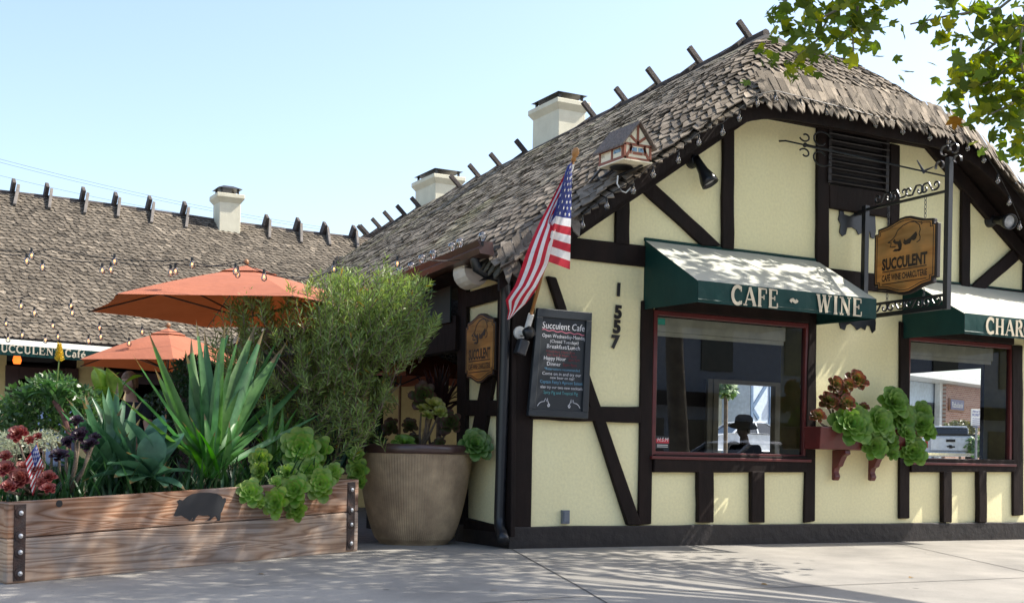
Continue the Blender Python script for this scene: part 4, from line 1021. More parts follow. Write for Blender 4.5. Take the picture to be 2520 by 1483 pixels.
# ------------------------------------------------------------------ plants toolkit
LEAF=pm('plant_leaf',(1.1,1.1,1.05),(.62,.70,.60),scale=9,rough=.42,attr=True,trans=.22,spec=.5)
LEAFM=pm('shrub_leaf',(1,1,1),(.85,.85,.8),scale=5,rough=.36,attr=True,trans=.30,spec=.4)
TREEL=pm('tree_leaf',(1,1,1),(.85,.85,.8),scale=5,rough=.5,attr=True,trans=.5,spec=.4)
BARK=pm('stem_bark',(.20,.15,.10),(.11,.08,.06),scale=14,rough=.9,bump=.6)
SOIL=pm('dark_soil',(.03,.022,.016),(.018,.013,.01),scale=14,rough=1,bump=.9,bscale=25)
def jit(c,a=.15):
    k=1+R.uniform(-a,a); return (c[0]*k*(1+R.uniform(-.08,.08)),c[1]*k,c[2]*k*(1+R.uniform(-.1,.1)))
def blade(mb,base,tip,w,col,bend=.0,fold=.35,n=9,shape=0,side=None,edge=None,roll=0):
    "sword leaf from base to tip, bend lifts the middle, V-folded"
    base=V(base);tip=V(tip); d=tip-base; L=d.length; dn=d.normalized()
    hz=V((dn.x,dn.y,0))
    up=V((0,0,1)) if abs(dn.z)<.98 else V((0,-1,0))
    s=dn.cross(up)
    if s.length<.02: s=V((1,0,0))
    s.normalize()
    if side is not None: s=(V(side)-dn*V(side).dot(dn)).normalized()
    nr=s.cross(dn).normalized()
    if roll: 
        c_,q_=math.cos(roll),math.sin(roll); s,nr=s*c_+nr*q_,nr*c_-s*q_
    vs=[];
    for i in range(n+1):
        t=i/n
        c=base+d*t+nr*(bend*L*4*t*(1-t))
        if shape==0: ww=w*(.55+.45*math.sin(min(1,t/.35)*math.pi/2))*(1-max(0,(t-.35)/.65)**1.6)
        elif shape==1: ww=w*(.35+.65*math.sin(min(1,t/.6)*math.pi/2)**1.4)*(1-max(0,(t-.6)/.4)**2.2)
        else: ww=w*max(.02,math.sin(math.pi*min(1,t*.97+.03))**.8)
        ww=max(ww,.0012)
        vs+=[c-s*ww/2+nr*fold*ww*.5,c,c+s*ww/2+nr*fold*ww*.5]
    fs=[]
    o=len(mb.v)
    for i in range(n):
        a=i*3; k=1+.12*math.sin(i*.9)
        mb.f+= [[o+a,o+a+1,o+a+4,o+a+3],[o+a+1,o+a+2,o+a+5,o+a+4]]
        cc=tuple(x*k for x in col)
        if i==n-1 and .09<w<.17: cc=(.20,.14,.06)
        mb.c+=[cc,cc]; mb.m+=[0,0]
    mb.v+=vs
def rosette(mb,c,nrm,r,n,cin,cout,cedge=None,open_=1.0):
    "aeonium rosette: spoon leaves on a spiral"
    c=V(c); z=V(nrm).normalized(); x=z.orthogonal().normalized(); y=z.cross(x)
    for i in range(n):
        t=(i+.5)/n; a=i*2.39996+R.uniform(-.1,.1); L=r*(.25+.75*t**.7)*R.uniform(.92,1.06)
        el=rad(74-70*t**.8*open_)
        d=(x*math.cos(a)+y*math.sin(a)); dr=d*math.cos(el)+z*math.sin(el); s=z.cross(d).normalized(); nn=s.cross(dr)*-1
        if nn.dot(z)<0: nn=-nn
        b=c+d*(r*.04)+z*(r*.22*(1-t)-.1*r*t)
        w=L*.62; vs=[]; prof=((0,.25),(.3,.48),(.6,.88),(.8,1.0),(.94,.78),(1.02,.30))
        o=len(mb.v)
        k=t; col=tuple(cin[q_]*(1-k)+cout[q_]*k for q_ in range(3)); col=jit(col,.12)
        ce=jit(cedge,.1) if cedge else tuple(min(1,q_*1.25) for q_ in col)
        for u,ww in prof:
            p=b+dr*(L*u)+nn*(L*(.22*u-.24*u*u)); h=ww*w/2
            mb.v+=[p-s*h+nn*h*.38,p-nn*.02*L,p+s*h+nn*h*.38]
        for j in range(len(prof)-1):
            a0=o+j*3; cc=ce if j>=3 else col
            mb.f+=[[a0,a0+1,a0+4,a0+3],[a0+1,a0+2,a0+5,a0+4]]; mb.c+=[cc,cc]; mb.m+=[0,0]
YG=(.26,.45,.07); GR=(.10,.24,.045); EDG=(.27,.37,.08)
# ------------------------------------------------------------------ planter
gl=gpt(15,1437); GL=V((gl.x,gl.y,gz(gl.x,gl.y)))
GRt=gpt(880,1355); GRr=V((GRt.x,GRt.y,gz(GRt.x,GRt.y)))
def above(g,py,px):
    "point straight above g at image height py"
    d=(g-CAM).dot(FW); r=ray(px,py)*d; return V((g.x,g.y,(CAM+r).z))
TL=above(GL,1235,15); TRr=above(GRr,1178,880)
ax=(GRr-GL); axh=V((ax.x,ax.y,0)).normalized(); nin=V((-axh.y,axh.x,0))   # into the planter
WP=.95
t=thing('planter_box',GL.lerp(GRr,.5),'long weathered timber planter box with iron straps and a black pig silhouette','planter')
PL1=boardmat('weathered_plank_upper',[(.20,.105,.058),(.43,.33,.255),(.35,.235,.165)],22,(.42,.42,5.0),1.5)
PL2=boardmat('weathered_plank_lower',[(.26,.19,.14),(.48,.41,.34),(.41,.335,.265)],20,(.4,.4,6.5),1.3)
def pp(u,v,o=0):
    a=GL.lerp(GRr,u); b=TL.lerp(TRr,u); return a.lerp(b,v)+nin*o
hs=(.02,.545,1.0)
for k,(v0,v1,m) in enumerate(((.0,.548,PL2),(.556,1.0,PL1))):
    mb=MB(); mb.prism([pp(0,v0),pp(1,v0),pp(1,v1),pp(0,v1)],nin*.07); bevel(mb.build('plank',m,t),.012,2)
    mb=MB(); mb.prism([pp(0,v0,WP-.07),pp(1,v0,WP-.07),pp(1,v1,WP-.07),pp(0,v1,WP-.07)],nin*.07); bevel(mb.build('plank',m,t),.012,2)
    for u in(.004,.996):
        mb=MB(); e=axh*(.07 if u<.5 else -.07); mb.prism([pp(u,v0,.072),pp(u,v0,WP-.072),pp(u,v1,WP-.072),pp(u,v1,.072)],e); bevel(mb.build('plank',m,t),.012,2)
mb=MB(); mb.add([pp(.02,.86,.07),pp(.98,.86,.07),pp(.98,.86,WP-.07),pp(.02,.86,WP-.07)],[(0,1,2,3)]); mb.build('soil',SOIL,t,fix=False)
STRAP=pm('rusty_iron_strap',(.028,.020,.018),(.05,.022,.014),scale=18,rough=.6,bump=.3)
BOLT=pm('bright_bolt',(.6,.6,.6),rough=.3,metal=.8)
for u in(.028,.972):
    mb=MB(); w_=.026; mb.prism([pp(u-w_/2,.03,-.008),pp(u+w_/2,.03,-.008),pp(u+w_/2,.965,-.008),pp(u-w_/2,.965,-.008)],nin*.007); s=mb.build('iron_strap',STRAP,t)
    for v in(.12,.38,.58,.86):
        b=MB(); b.lathe(pp(u,v,-.008),[(0.045,0),(.045,.006),(0.02,.010)],12,axis=-nin); b.build('washer',STRAP,s); 
        b=MB(); b.lathe(pp(u,v,-.012),[(.022,0),(.02,.012),(0,.016)],10,axis=-nin); b.build('bolt',BOLT,s)
pig=[(430,1262),(428,1267),(433,1269),(446,1267),(461,1276),(463,1276),(466,1279),(462,1280),(469,1280),(473,1273),(476,1272),(470,1281),(478,1281),(482,1272),(488,1266),(500,1268),(512,1267),(518,1270),(514,1276),(508,1280),(517,1279),(524,1272),(530,1268),(534,1274),(536,1278),(528,1281),(541,1280),(543,1272),(543,1262),(547,1256),(551,1244),(553,1238),(556,1233),(556,1225),(551,1224),(549,1227),(545,1220),(534,1214),(515,1211),(493,1211),(472,1215),(460,1221),(450,1231),(442,1228),(436,1232),(440,1240)]
n0=nin; P0=GL
def onplane(px,py,o=-.004):
    r=ray(px,py); k=((P0+nin*o-CAM).dot(nin))/r.dot(nin); return CAM+r*k
mb=MB(); mb.prism([onplane(a,b,-.004) for a,b in pig],nin*.0035); mb.build('pig_silhouette',pm('black_paint_mark',(.012,.013,.016),rough=.6),t)
b=MB(); b.lathe(onplane(146,1238,-.003),[(0.03,0),(0.0,.001)],12,axis=-nin); b.build('knot_hole',IRON,t)
PD=lambda px,py,o: onplane(px,py,o)      # a point over the planter, o metres behind its front face
def plant(name,label,cat,base,group=None): return thing(name,base,label,cat,group)
# --- big sword-leaved plant in the middle
B=PD(512,1168,.48); 
t=plant('sword_leaf_agave','tall blue-green sword-leaved plant rising from the middle of the planter','plant',B)
BG=(.055,.135,.075); DG=(.04,.115,.03)
tips=[(364,813,.1),(325,869,-.1),(258,899,-.25),(272,958,-.3),(482,785,.2),(503,812,.3),(555,790,.0),(573,783,.1),(592,808,-.05),(628,800,.25),(650,809,.1),(696,809,.3),(690,860,.1),(640,859,.2),(763,919,.2),(420,960,.3),(802,1011,.0),(722,940,.45),(470,830,.4),(455,860,.25),(600,880,.5),(380,905,.55),(540,850,-.1),(708,835,.1)]
mb=MB()
for i,(a,b,o) in enumerate(tips):
    tp=PD(a,b,.48+o); bs=B+axh*R.uniform(-.10,.10)+nin*R.uniform(-.08,.08)
    blade(mb,bs,tp,(.155 if i>4 else .115)*R.uniform(.85,1.15) if i!=16 else .06,jit((.075,.185,.065) if i%3 else (.10,.21,.06),.25),bend=R.uniform(-.02,.03),fold=R.uniform(.3,.75),n=9,side=-RT if R.random()<.5 else None,roll=R.uniform(-.9,.9))
mb.build('foliage',LEAF,t,smooth=True,fix=False)
B2=PD(520,1175,.33); t=plant('short_agave','low bright green strap-leaved plant at the foot of the tall sword-leaved plant','plant',B2)
mb=MB()
for a,b,o in [(465,1021,.0),(564,1035,-.1),(599,1062,.0),(447,1035,.1),(502,1016,.1),(480,1050,-.1),(530,1060,-.15),(575,1080,-.12),(450,1085,-.15),(612,1100,-.05),(545,1010,.2),(425,1075,.1),(590,1020,.2),(430,1040,.2),(640,1055,.1)]:
    blade(mb,B2+axh*R.uniform(-.1,.1),PD(a,b,.33+o),.105,jit((.06,.19,.03),.2),bend=.05,fold=.5,roll=R.uniform(-.7,.7))
mb.build('foliage',LEAF,t,smooth=True,fix=False)
B=PD(285,1200,.5); t=plant('spiky_agave','dense clump of upright blue-green spiky leaves on the left half of the planter','plant',B)
mb=MB()
for a,b,o in [(147,1007,0),(172,998,.1),(147,1041,.2),(200,982,0),(209,970,.15),(226,1035,-.1),(138,1085,-.1),(251,961,.1),(267,951,.2),(276,1002,0),(300,1002,.1),(288,1048,-.2),(330,985,.2),(240,1010,.25),(185,1060,.2),(345,1030,.2),(310,960,.3),(160,1120,-.15),(355,1065,.1),(225,975,.3),(160,975,.25),(120,1050,.3),(350,985,.3),(290,940,.3),(130,1130,.1),(264,1080,-.2),(320,1060,-.1)]:
    blade(mb,B+axh*R.uniform(-.16,.16)+nin*R.uniform(-.1,.1),PD(a,b,.5+o),.165*R.uniform(.8,1.2),jit((.075,.175,.085),.25),bend=R.uniform(0,.04),fold=.5,roll=R.uniform(-1.1,1.1))
mb.build('foliage',LEAF,t,smooth=True,fix=False)
B=PD(372,1178,.26); t=plant('foxtail_agave','broad soft-leaved grey green agave spreading over the front edge of the planter','plant',B)
mb=MB()
for a,b,o,w in [(306,1030,.1,.2),(401,1020,.2,.2),(454,1064,.05,.2),(385,1060,-.05,.25),(262,1142,-.15,.2),(309,1112,.0,.16),(198,1186,-.1,.13),(476,1160,-.2,.17),(456,1205,-.24,.14),(340,1060,.2,.2),(430,1100,-.1,.2),(320,1190,-.24,.15),(405,1200,-.26,.15),(280,1175,-.22,.14),(350,1125,-.18,.16),(420,1150,-.22,.15)]:
    blade(mb,B+axh*R.uniform(-.05,.05),PD(a,b,.26+o),w*1.05,jit((.085,.19,.115),.15),bend=.08,fold=.35,shape=1,roll=R.uniform(-.4,.4))
mb.build('foliage',LEAF,t,smooth=True,fix=False)
B=PD(659,1135,.55); t=plant('lime_yucca','lime green strap-leaved plant between the tall agave and the bushy shrub','plant',B)
mb=MB()
for a,b,o in [(627,1018,0),(654,961,.1),(668,975,0),(696,993,.1),(733,1002,0),(774,998,.1),(640,990,.2),(715,960,.25),(680,1020,-.1),(750,1050,-.1),(700,1040,-.1),(610,1060,.0),(760,1020,.3),(720,1075,-.15)]:
    blade(mb,B+axh*R.uniform(-.1,.1)+nin*R.uniform(-.06,.06),PD(a,b,.55+o),.06,jit((.09,.22,.03),.25),bend=.04,fold=.5,roll=R.uniform(-1,1))
mb.build('foliage',LEAF,t,smooth=True,fix=False)
B=PD(835,1160,.6); t=plant('dark_iris','dark thin-leaved plant at the right end of the planter','plant',B)
mb=MB()
for i in range(26):
    a=835+R.uniform(-85,75); b=1000+R.uniform(0,110)
    blade(mb,B+axh*R.uniform(-.15,.15)+nin*R.uniform(-.1,.1),PD(a,b,.6+R.uniform(-.2,.2)),.04,jit((.03,.09,.06),.3),bend=.05,fold=.4,roll=R.uniform(-1,1))
mb.build('foliage',LEAF,t,smooth=True,fix=False)
# --- aeonium clusters spilling over the planter edge
def cluster(name,label,cat,base,lst,cin,cout,ced,nleaf=26,face=(-.42,-.85,.40),stemcol=None,group=None,openk=.85):
    t=thing(name,base,label,cat,group)
    for (px,py,r,o) in lst:
        c=o if isinstance(o,V) else PD(px,py,o); rr=r/F*depth(c)*1.42*(.76 if nleaf==30 or cin[0]<.05 else .88 if nleaf==34 else 1)*R.uniform(.9,1.08)
        nv=V(face)+V((-.25,-.25,0))+V((R.uniform(-.3,.3),R.uniform(-.2,.2),R.uniform(-.25,.25)))
        mb=MB(); rosette(mb,c-nv.normalized()*rr*.25,nv,rr,nleaf,jit(cin,.12),jit(cout,.12),ced,openk); mb.build('rosette',LEAF,t,smooth=True,fix=False)
    mb=MB()
    for (px,py,r,o) in lst:
        c=o if isinstance(o,V) else PD(px,py,o); m=c.lerp(V(base),.5)+V((R.uniform(-.04,.04),R.uniform(-.02,.05),-.03)); back_=c-V(face).normalized()*.06
        mb.tube([back_,m,V(base)],[.010,.014,.018],6)
    mb.build('stem',BARK,t,smooth=True); return t
cluster('green_aeonium','bright green rosette succulent spilling over the right front edge of the planter','succulent',PD(720,1180,.25),
 [(613,1210,27,-.06),(635,1232,16,-.05),(675,1235,33,-.10),(721,1206,32,-.09),(706,1164,24,.10),(737,1102,42,.25),(785,1110,30,.30),(758,1158,27,.08),(787,1191,33,-.06),(820,1160,23,.02),(727,1252,24,-.08),(679,1187,18,.02),(700,1215,20,.0),(765,1130,22,.15)],YG,(.20,.37,.06),EDG)
cluster('lime_aeonium','small sunlit lime rosette succulent left of the large spilling green one','succulent',PD(640,1175,.3),[(638,1131,25,.2),(638,1158,20,.1)],(.22,.36,.05),(.17,.30,.05),(.28,.36,.06))
cluster('end_aeonium','bright green rosette succulent at the right end of the planter beside the pot','succulent',PD(872,1180,.35),[(878,1160,24,.25),(884,1185,16,.2),(874,1120,18,.3)],(.20,.36,.05),(.14,.27,.05),(.25,.36,.06))
cluster('red_aeonium','crimson and red rosette succulent filling the left end of the planter','succulent',PD(75,1215,.3),
 [(44,1065,27,.3),(92,1073,15,.3),(72,1082,14,.25),(47,1176,29,.0),(13,1150,24,.1),(118,1172,22,.05),(84,1149,20,.15),(20,1195,22,.0),(118,1200,21,-.02),(100,1185,16,.05),(60,1150,22,.2),(14,1120,18,.25)],(.30,.06,.05),(.22,.025,.035),(.36,.10,.08),nleaf=30,face=(-.1,-.6,.75))
cluster('black_aeonium','almost black purple rosette succulent on bare stems behind the red rosettes','succulent',PD(170,1212,.3),
 [(187,1033,19,.35),(196,1068,22,.3),(219,1092,24,.2),(146,1118,25,.25),(165,1085,18,.4),(232,1075,16,.3)],(.035,.016,.030),(.022,.009,.020),(.05,.02,.04),nleaf=26,face=(-.05,-.45,.85))
# low filler in the planter
t=plant('planter_undergrowth','low dark green undergrowth covering the soil in the planter','plants',pp(.5,.88,.5)); 
mb=MB()
for i in range(620):
    u=R.uniform(.03,.97); o=R.uniform(.1,WP-.1); b=pp(u,.86,o); h=R.uniform(.10,.48); a=R.uniform(0,6.28)
    blade(mb,b,b+V((math.cos(a)*h*.6,math.sin(a)*h*.6,h)),.03,jit((.035,.085,.03),.4),bend=.08,n=4)
mb.build('foliage',LEAF,t,smooth=True,fix=False); t['kind']='stuff'
# --- small flag in the planter
FG=PD(75,1180,.12); t=thing('small_flag',FG,'small stars and stripes flag on a stick among the red succulents in the planter','flag')
sa,sb=PD(112,1185,.12),PD(90,1090,.12); mb=MB(); mb.tube([sa,sb],.006,6); mb.build('stick',POLE,t)
mb=MB(); A1,A2,B1,B2_=(90,1092),(108,1150),(62,1132),(70,1195)
for i in range(13):
    for j in range(8):
        def S(u,v):
            a=(A1[0]+(A2[0]-A1[0])*u,A1[1]+(A2[1]-A1[1])*u); b=(B1[0]+(B2_[0]-B1[0])*u,B1[1]+(B2_[1]-B1[1])*u)
            return PD(a[0]+(b[0]-a[0])*v+10*v*u,a[1]+(b[1]-a[1])*v+24*v*u,.11-.03*math.sin(v*5+u*3))
        cn=i<7 and j<4; c=(.02,.035,.18) if cn else ((.45,.015,.03) if i%2==0 else (.7,.7,.7))
        if cn and (i+j)%2 and i not in(0,6): c=(.30,.32,.42)
        mb.add([S(i/13,j/8),S((i+1)/13,j/8),S((i+1)/13,(j+1)/8),S(i/13,(j+1)/8)],[(0,1,2,3)],c)
mb.build('flag_cloth',FLAGM,t,smooth=True,fix=False)
# ------------------------------------------------------------------ big pot
gp=gpt(1045,1340); PB=V((gp.x,gp.y+.30,gz(gp.x,gp.y+.3)))
dpt=depth(PB); sc=dpt/F
POTM=pm('ribbed_stoneware',(.49,.355,.215),(.29,.205,.125),scale=2.6,rough=.7,bump=.15,spec=.3,contrast=(.36,.62),fine=.12,bscale=9)
t=thing('stoneware_pot',PB,'large ribbed brown stoneware pot with a dark rim beside the planter','pot')
H=(1350-1108)*sc*1.0; r0=86*sc; r1=140*sc
prof=[(0,0),(r0*.97,0),(r0,.02)]
for i in range(1,25):
    k=i/24; prof.append((r0+(r1-r0)*(k**.60)+.012*math.sin(k*math.pi),.02+(H*.915-.02)*k))
mb=MB(); N=250; o=len(mb.v)
for r_,h_ in prof:
    for j in range(N):
        a=2*math.pi*j/N; rr=r_+(.0045 if j%2 and .05<h_<H*.9 else 0); mb.v.append(PB+V((math.cos(a)*rr,math.sin(a)*rr,h_)))
for i in range(len(prof)-1):
    for j in range(N): mb.f.append([i*N+j,i*N+(j+1)%N,(i+1)*N+(j+1)%N,(i+1)*N+j]); mb.c.append(None); mb.m.append(0)
mb.build('body',POTM,t)
mb=MB(); mb.lathe(PB,[(r1-.02,H*.905),(r1+.012,H*.91),(r1+.022,H*.93),(r1+.02,H*.975),(r1+.005,H),(r1-.05,H),(r1-.07,H*.95),(r1-.08,H*.85)],56); mb.build('rim',pm('glazed_rim',(.085,.045,.035),(.06,.03,.025),rough=.35,coat=.3),t,smooth=True)
mb=MB(); mb.lathe(PB,[(0,H*.93),(r1-.06,H*.92)],40); mb.build('soil',SOIL,t)
PT=lambda px,py,o=0: onD(px,py,dpt+o)
cluster('pot_aeonium_right','large green rosette succulent hanging over the right rim of the pot','succulent',PT(1120,1120,.1),[(1172,1094,42,PT(1172,1094,-.25))],(.17,.34,.06),(.115,.25,.06),(.22,.32,.10),nleaf=34,face=(.15,-.85,.35))
bpy.data.objects['pot_aeonium_right'].name='rim_aeonium'
cluster('low_aeonium','bright green rosette succulent lying on the soil at the left of the pot','succulent',PT(1000,1105,.0),[(995,1090,33,PT(995,1090,-.15)),(975,1100,18,PT(975,1100,-.3))],(.20,.38,.05),(.12,.28,.05),(.22,.36,.06),nleaf=30,face=(-.1,-.5,.8))
c=cluster('stemmed_aeonium','yellow green rosettes on one tall bare stem in the middle of the pot','succulent',PT(1035,1110,.05),[(1070,998,24,PT(1070,998,0)),(1040,1005,15,PT(1040,1005,-.05)),(1052,1020,13,PT(1052,1020,-.1)),(1082,1012,15,PT(1082,1012,-.1))],(.34,.36,.06),(.26,.28,.05),(.36,.34,.10),nleaf=20,face=(0,-.6,.7))
mb=MB(); mb.tube([PT(1036,1112,.05),PT(1044,1070,.03),PT(1052,1040,0),PT(1068,1008,0)],[.026,.024,.022,.018],8); mb.build('main_stem',pm('pale_stem',(.33,.24,.14),(.22,.15,.09),scale=20,rough=.9,bump=.4),c,smooth=True)
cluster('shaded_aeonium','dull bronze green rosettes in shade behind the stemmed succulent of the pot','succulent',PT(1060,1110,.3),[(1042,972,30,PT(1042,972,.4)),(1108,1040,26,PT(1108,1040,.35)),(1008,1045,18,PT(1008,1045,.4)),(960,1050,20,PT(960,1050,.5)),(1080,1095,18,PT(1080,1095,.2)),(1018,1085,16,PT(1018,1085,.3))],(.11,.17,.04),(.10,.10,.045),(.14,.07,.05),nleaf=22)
CB=PT(1080,1010,.9); t=plant('purple_cordyline','dark purple spiky cordyline behind the pot','plant',V((CB.x,CB.y,gz(CB.x,CB.y))))
mb=MB()
for i in range(60):
    a=R.uniform(rad(-15),rad(195)); L=R.uniform(55,85); 
    blade(mb,CB+V((R.uniform(-.05,.05),0,R.uniform(-.15,.1))),onD(1078+math.cos(a)*L*.95,975-math.sin(a)*L*1.0,dpt+.9+R.uniform(-.4,.4)),.05,jit((.055,.022,.022),.4),bend=.03,fold=.4,roll=R.uniform(-1,1))
mb.build('foliage',LEAF,t,smooth=True,fix=False)
mb=MB(); mb.tube([V((CB.x,CB.y,gz(CB.x,CB.y)-.02)),CB],.03,7); mb.build('stem',BARK,t)
# ------------------------------------------------------------------ window box with succulents
t=thing('window_box',onY(2110,1100,-.2),'oxblood wooden flower box on two scrolled brackets between the two windows','flower box')
xa,xb=onY(2008,1070,-.30).x,onY(2255,1090,-.30).x; zt2=onY(2050,1050,-.30).z; zb2_=onY(2050,1105,-.30).z
mb=MB(); mb.prism([V((xa+.03,-.06,zb2_)),V((xa+.03,-.33,zb2_)),V((xa-.0,-.38,zt2)),V((xa,-.06,zt2))],(xb-xa,0,0)); bevel(mb.build('box',REDW,t),.012)
for px in(2058,2147):
    x=onY(px,1140,-.1).x; mb=MB(); prf=[(-.06,0),(-.29,0),(-.30,-.05),(-.24,-.08),(-.20,-.14),(-.17,-.20),(-.12,-.22),(-.10,-.27),(-.13,-.33),(-.10,-.38),(-.06,-.37)]
    mb.prism([V((x-.045,y,zb2_-.002+z)) for y,z in prf],(.09,0,0)); bevel(mb.build('bracket',REDW,t),.01)
def wbx(lst): return [(px,py,r,onY(px,py,-.36-R.uniform(0,.12))) for px,py,r in lst]
cluster('green_window_aeonium','large green rosettes overflowing the oxblood flower box in front of the right window','succulent',onY(2150,1070,-.22),wbx([(2094,1041,47),(2161,1037,36),(2200,990,36),(2220,1029,36),(2267,1041,31),(2244,1108,38),(2149,1096,34),(2189,1084,25),(2267,1013,24),(2196,1115,17),(2232,1065,24),(2125,1075,22),(2180,1060,24),(2280,1062,22)]),(.22,.40,.06),(.11,.23,.04),(.18,.30,.06),nleaf=34,face=(-.2,-.85,.4))
cluster('bronze_window_aeonium','dark red and bronze rosettes on curved stems at the left of the oxblood flower box','succulent',onY(2060,1060,-.22),wbx([(2106,934,25),(2057,946,20),(2039,986,23),(2070,965,17),(2011,1021,15),(2082,990,19),(2125,1000,11),(2085,945,15)]),(.20,.24,.04),(.11,.06,.03),(.22,.06,.03),nleaf=28,face=(-.15,-.75,.5))
# ------------------------------------------------------------------ narrow-leaved shrub
BD=13.35
SB=PD(840,1165,.62)
t=plant('bottlebrush_shrub','big bushy shrub with narrow olive leaves between the planter and the brown gutter','shrub',SB)
mb=MB(); st=MB()
def inshrub(px,py):
    e=[(870,765,190,104),(690,830,170,125),(785,905,175,125),(950,712,112,50),(620,800,100,100),(1000,780,72,72),(840,1000,105,100),(750,1010,110,95),(800,730,95,66)]
    return any(abs((px-a)/b)**2.1+abs((py-c)/d)**2.1<1+.45*noise.noise(V((px*.018,py*.018,0))) for a,c,b,d in e)
cnt=0
while cnt<1050:
    px,py=R.uniform(500,1085),R.uniform(655,1110)
    if not inshrub(px,py): continue
    if R.random()<.45 and py>860: continue
    if px<800-(py-700)*.5 and py<900 and R.random()<.66: continue
    cnt+=1; d0=BD+R.uniform(-.4,.65); p=onD(px,py,d0); L=R.uniform(.18,.40)+(.16 if R.random()<.08 else 0)
    cx_=(px-800)/260; lean=V((RT*cx_*.35))+V((R.uniform(-.35,.35),R.uniform(-.35,.35),0))
    dr=(V((0,0,1))*R.uniform(.5,1.1)+lean).normalized()
    if L>.40: p=p+dr*.16
    if py>900: dr=(dr+V((R.uniform(-.8,.8),R.uniform(-.8,.3),-.2))).normalized()
    q0=p-dr*L; st.tube([q0,p],[.0045,.0025],4,cap=False)
    for k in range(R.randint(17,26)):
        u=k/22; b=q0.lerp(p,min(1,u)); a=k*2.4+R.uniform(-.3,.3); o1=dr.orthogonal().normalized(); o2=dr.cross(o1)
        ld=(dr*R.uniform(.5,1.0)+(o1*math.cos(a)+o2*math.sin(a))*.75).normalized(); l=R.uniform(.07,.12); w_=.0155
        sd_=ld.cross(V((R.uniform(-1,1),R.uniform(-1,1),R.uniform(-1,1)))).normalized()*w_/2
        hh=(880-py)/220; base_=(.205,.28,.08)
        c=jit(base_,.35)
        if R.random()<.012: c=(.35,.20,.02)
        mb.add([b,b+ld*l*.45+sd_,b+ld*l,b+ld*l*.45-sd_],[(0,1,2,3)],c)
mb.build('foliage',LEAFM,t,fix=False); 
for i in range(26):
    px,py=R.uniform(580,1010),R.uniform(760,950)
    b=onD(px,py,BD+R.uniform(-.4,.4)); a=SB+axh*R.uniform(-.25,.25)+nin*R.uniform(-.1,.2); m=a.lerp(b,.5)+V((R.uniform(-.1,.1),R.uniform(-.1,.1),.1)); st.tube([a,m,b],[.02,.013,.005],5,cap=False)
st.build('branches',BARK,t,fix=False)
# ------------------------------------------------------------------ plants at the back left of the patio
def hedge(name,label,cat,lst,n,col,dp,leaf=.07,w=.03,kind=None,up=.3):
    c0=onD(lst[0][0],lst[0][1]+lst[0][3],dp); t=plant(name,label,cat,V((c0.x,c0.y,gz(c0.x,c0.y))))
    mb=MB()
    for i in range(n):
        a,b,rx,ry=R.choice(lst); k=R.uniform(0,6.283); q_=R.random()**.6; px=a+rx*q_*math.cos(k); py=b+ry*q_*math.sin(k)
        p=onD(px,py,dp+R.uniform(-.45,.45)*min(1,rx/60)); d=V((R.uniform(-1,1),R.uniform(-1,1),R.uniform(-.4,1)+up)).normalized()
        s=d.cross(V((R.uniform(-1,1),R.uniform(-1,1),R.uniform(-1,1)))).normalized()*w/2
        mb.add([p,p+d*leaf*.5+s,p+d*leaf,p+d*leaf*.5-s],[(0,1,2,3)],jit(col,.4))
    mb.build('foliage',LEAFM,t,fix=False)
    mb=MB()
    for a,b,rx,ry in lst:
        p=onD(a,b,dp); mb.tube([V((p.x,p.y,gz(p.x,p.y)-.02)),p],[.02,.01],5)
    mb.build('stem',BARK,t); return t
hedge('jade_hedge','mid green rounded hedge plant at the far left behind the planter','shrub',[(90,1010,95,75),(190,1020,80,70),(30,1040,60,60),(130,960,60,40)],2600,(.06,.12,.035),12.6,.075,.04)
hedge('silver_bush','pale silver-leaved low bush behind the red succulents','shrub',[(40,1090,60,30),(110,1085,50,25),(10,1110,40,40)],1500,(.30,.32,.22),11.6,.05,.014)
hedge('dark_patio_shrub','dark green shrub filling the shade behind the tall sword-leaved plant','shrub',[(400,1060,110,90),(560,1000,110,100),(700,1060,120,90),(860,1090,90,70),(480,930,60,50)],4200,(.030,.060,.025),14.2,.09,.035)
AL=onD(150,1075,12.1); t=plant('tree_aloe','arching aloe on a leaning bare stem at the far left','plant',V((AL.x,AL.y,gz(AL.x,AL.y))))
mb=MB(); c0=onD(132,985,12.1)
for i in range(34):
    a=R.uniform(rad(-30),rad(210)); L=R.uniform(45,80); tp=onD(130+math.cos(a)*L,960-math.sin(a)*L*.6+L*.12,12.1+R.uniform(-.3,.3))
    blade(mb,c0+V((R.uniform(-.08,.08),0,R.uniform(-.1,.1))),tp,.05,jit((.07,.15,.05),.25),bend=.16,fold=.5)
for cx_,cy_ in((60,985),(215,1010)):
    c1=onD(cx_,cy_,12.2)
    for i in range(20):
        a=R.uniform(rad(0),rad(180)); L=R.uniform(35,60); blade(mb,c1,onD(cx_+math.cos(a)*L,cy_-math.sin(a)*L*.7,12.2+R.uniform(-.2,.2)),.045,jit((.06,.13,.05),.25),bend=.14)
mb.build('foliage',LEAF,t,smooth=True,fix=False)
mb=MB(); mb.tube([V((AL.x+.08,AL.y,gz(AL.x,AL.y)-.02)),onD(168,1060,12.1),onD(155,1020,12.1),c0],[.03,.028,.026,.024],7); mb.build('stem',pm('red_brown_stem',(.14,.06,.045),(.08,.035,.03),scale=25,rough=.9),t)
mb=MB(); mb.tube([onD(137,975,12.1),onD(142,925,12.1),onD(146,880,12.1)],.007,5); mb.build('flower_stalk',pm('green_stalk',(.12,.17,.03),rough=.6),t)
mb=MB(); cc=onD(146,880,12.1)
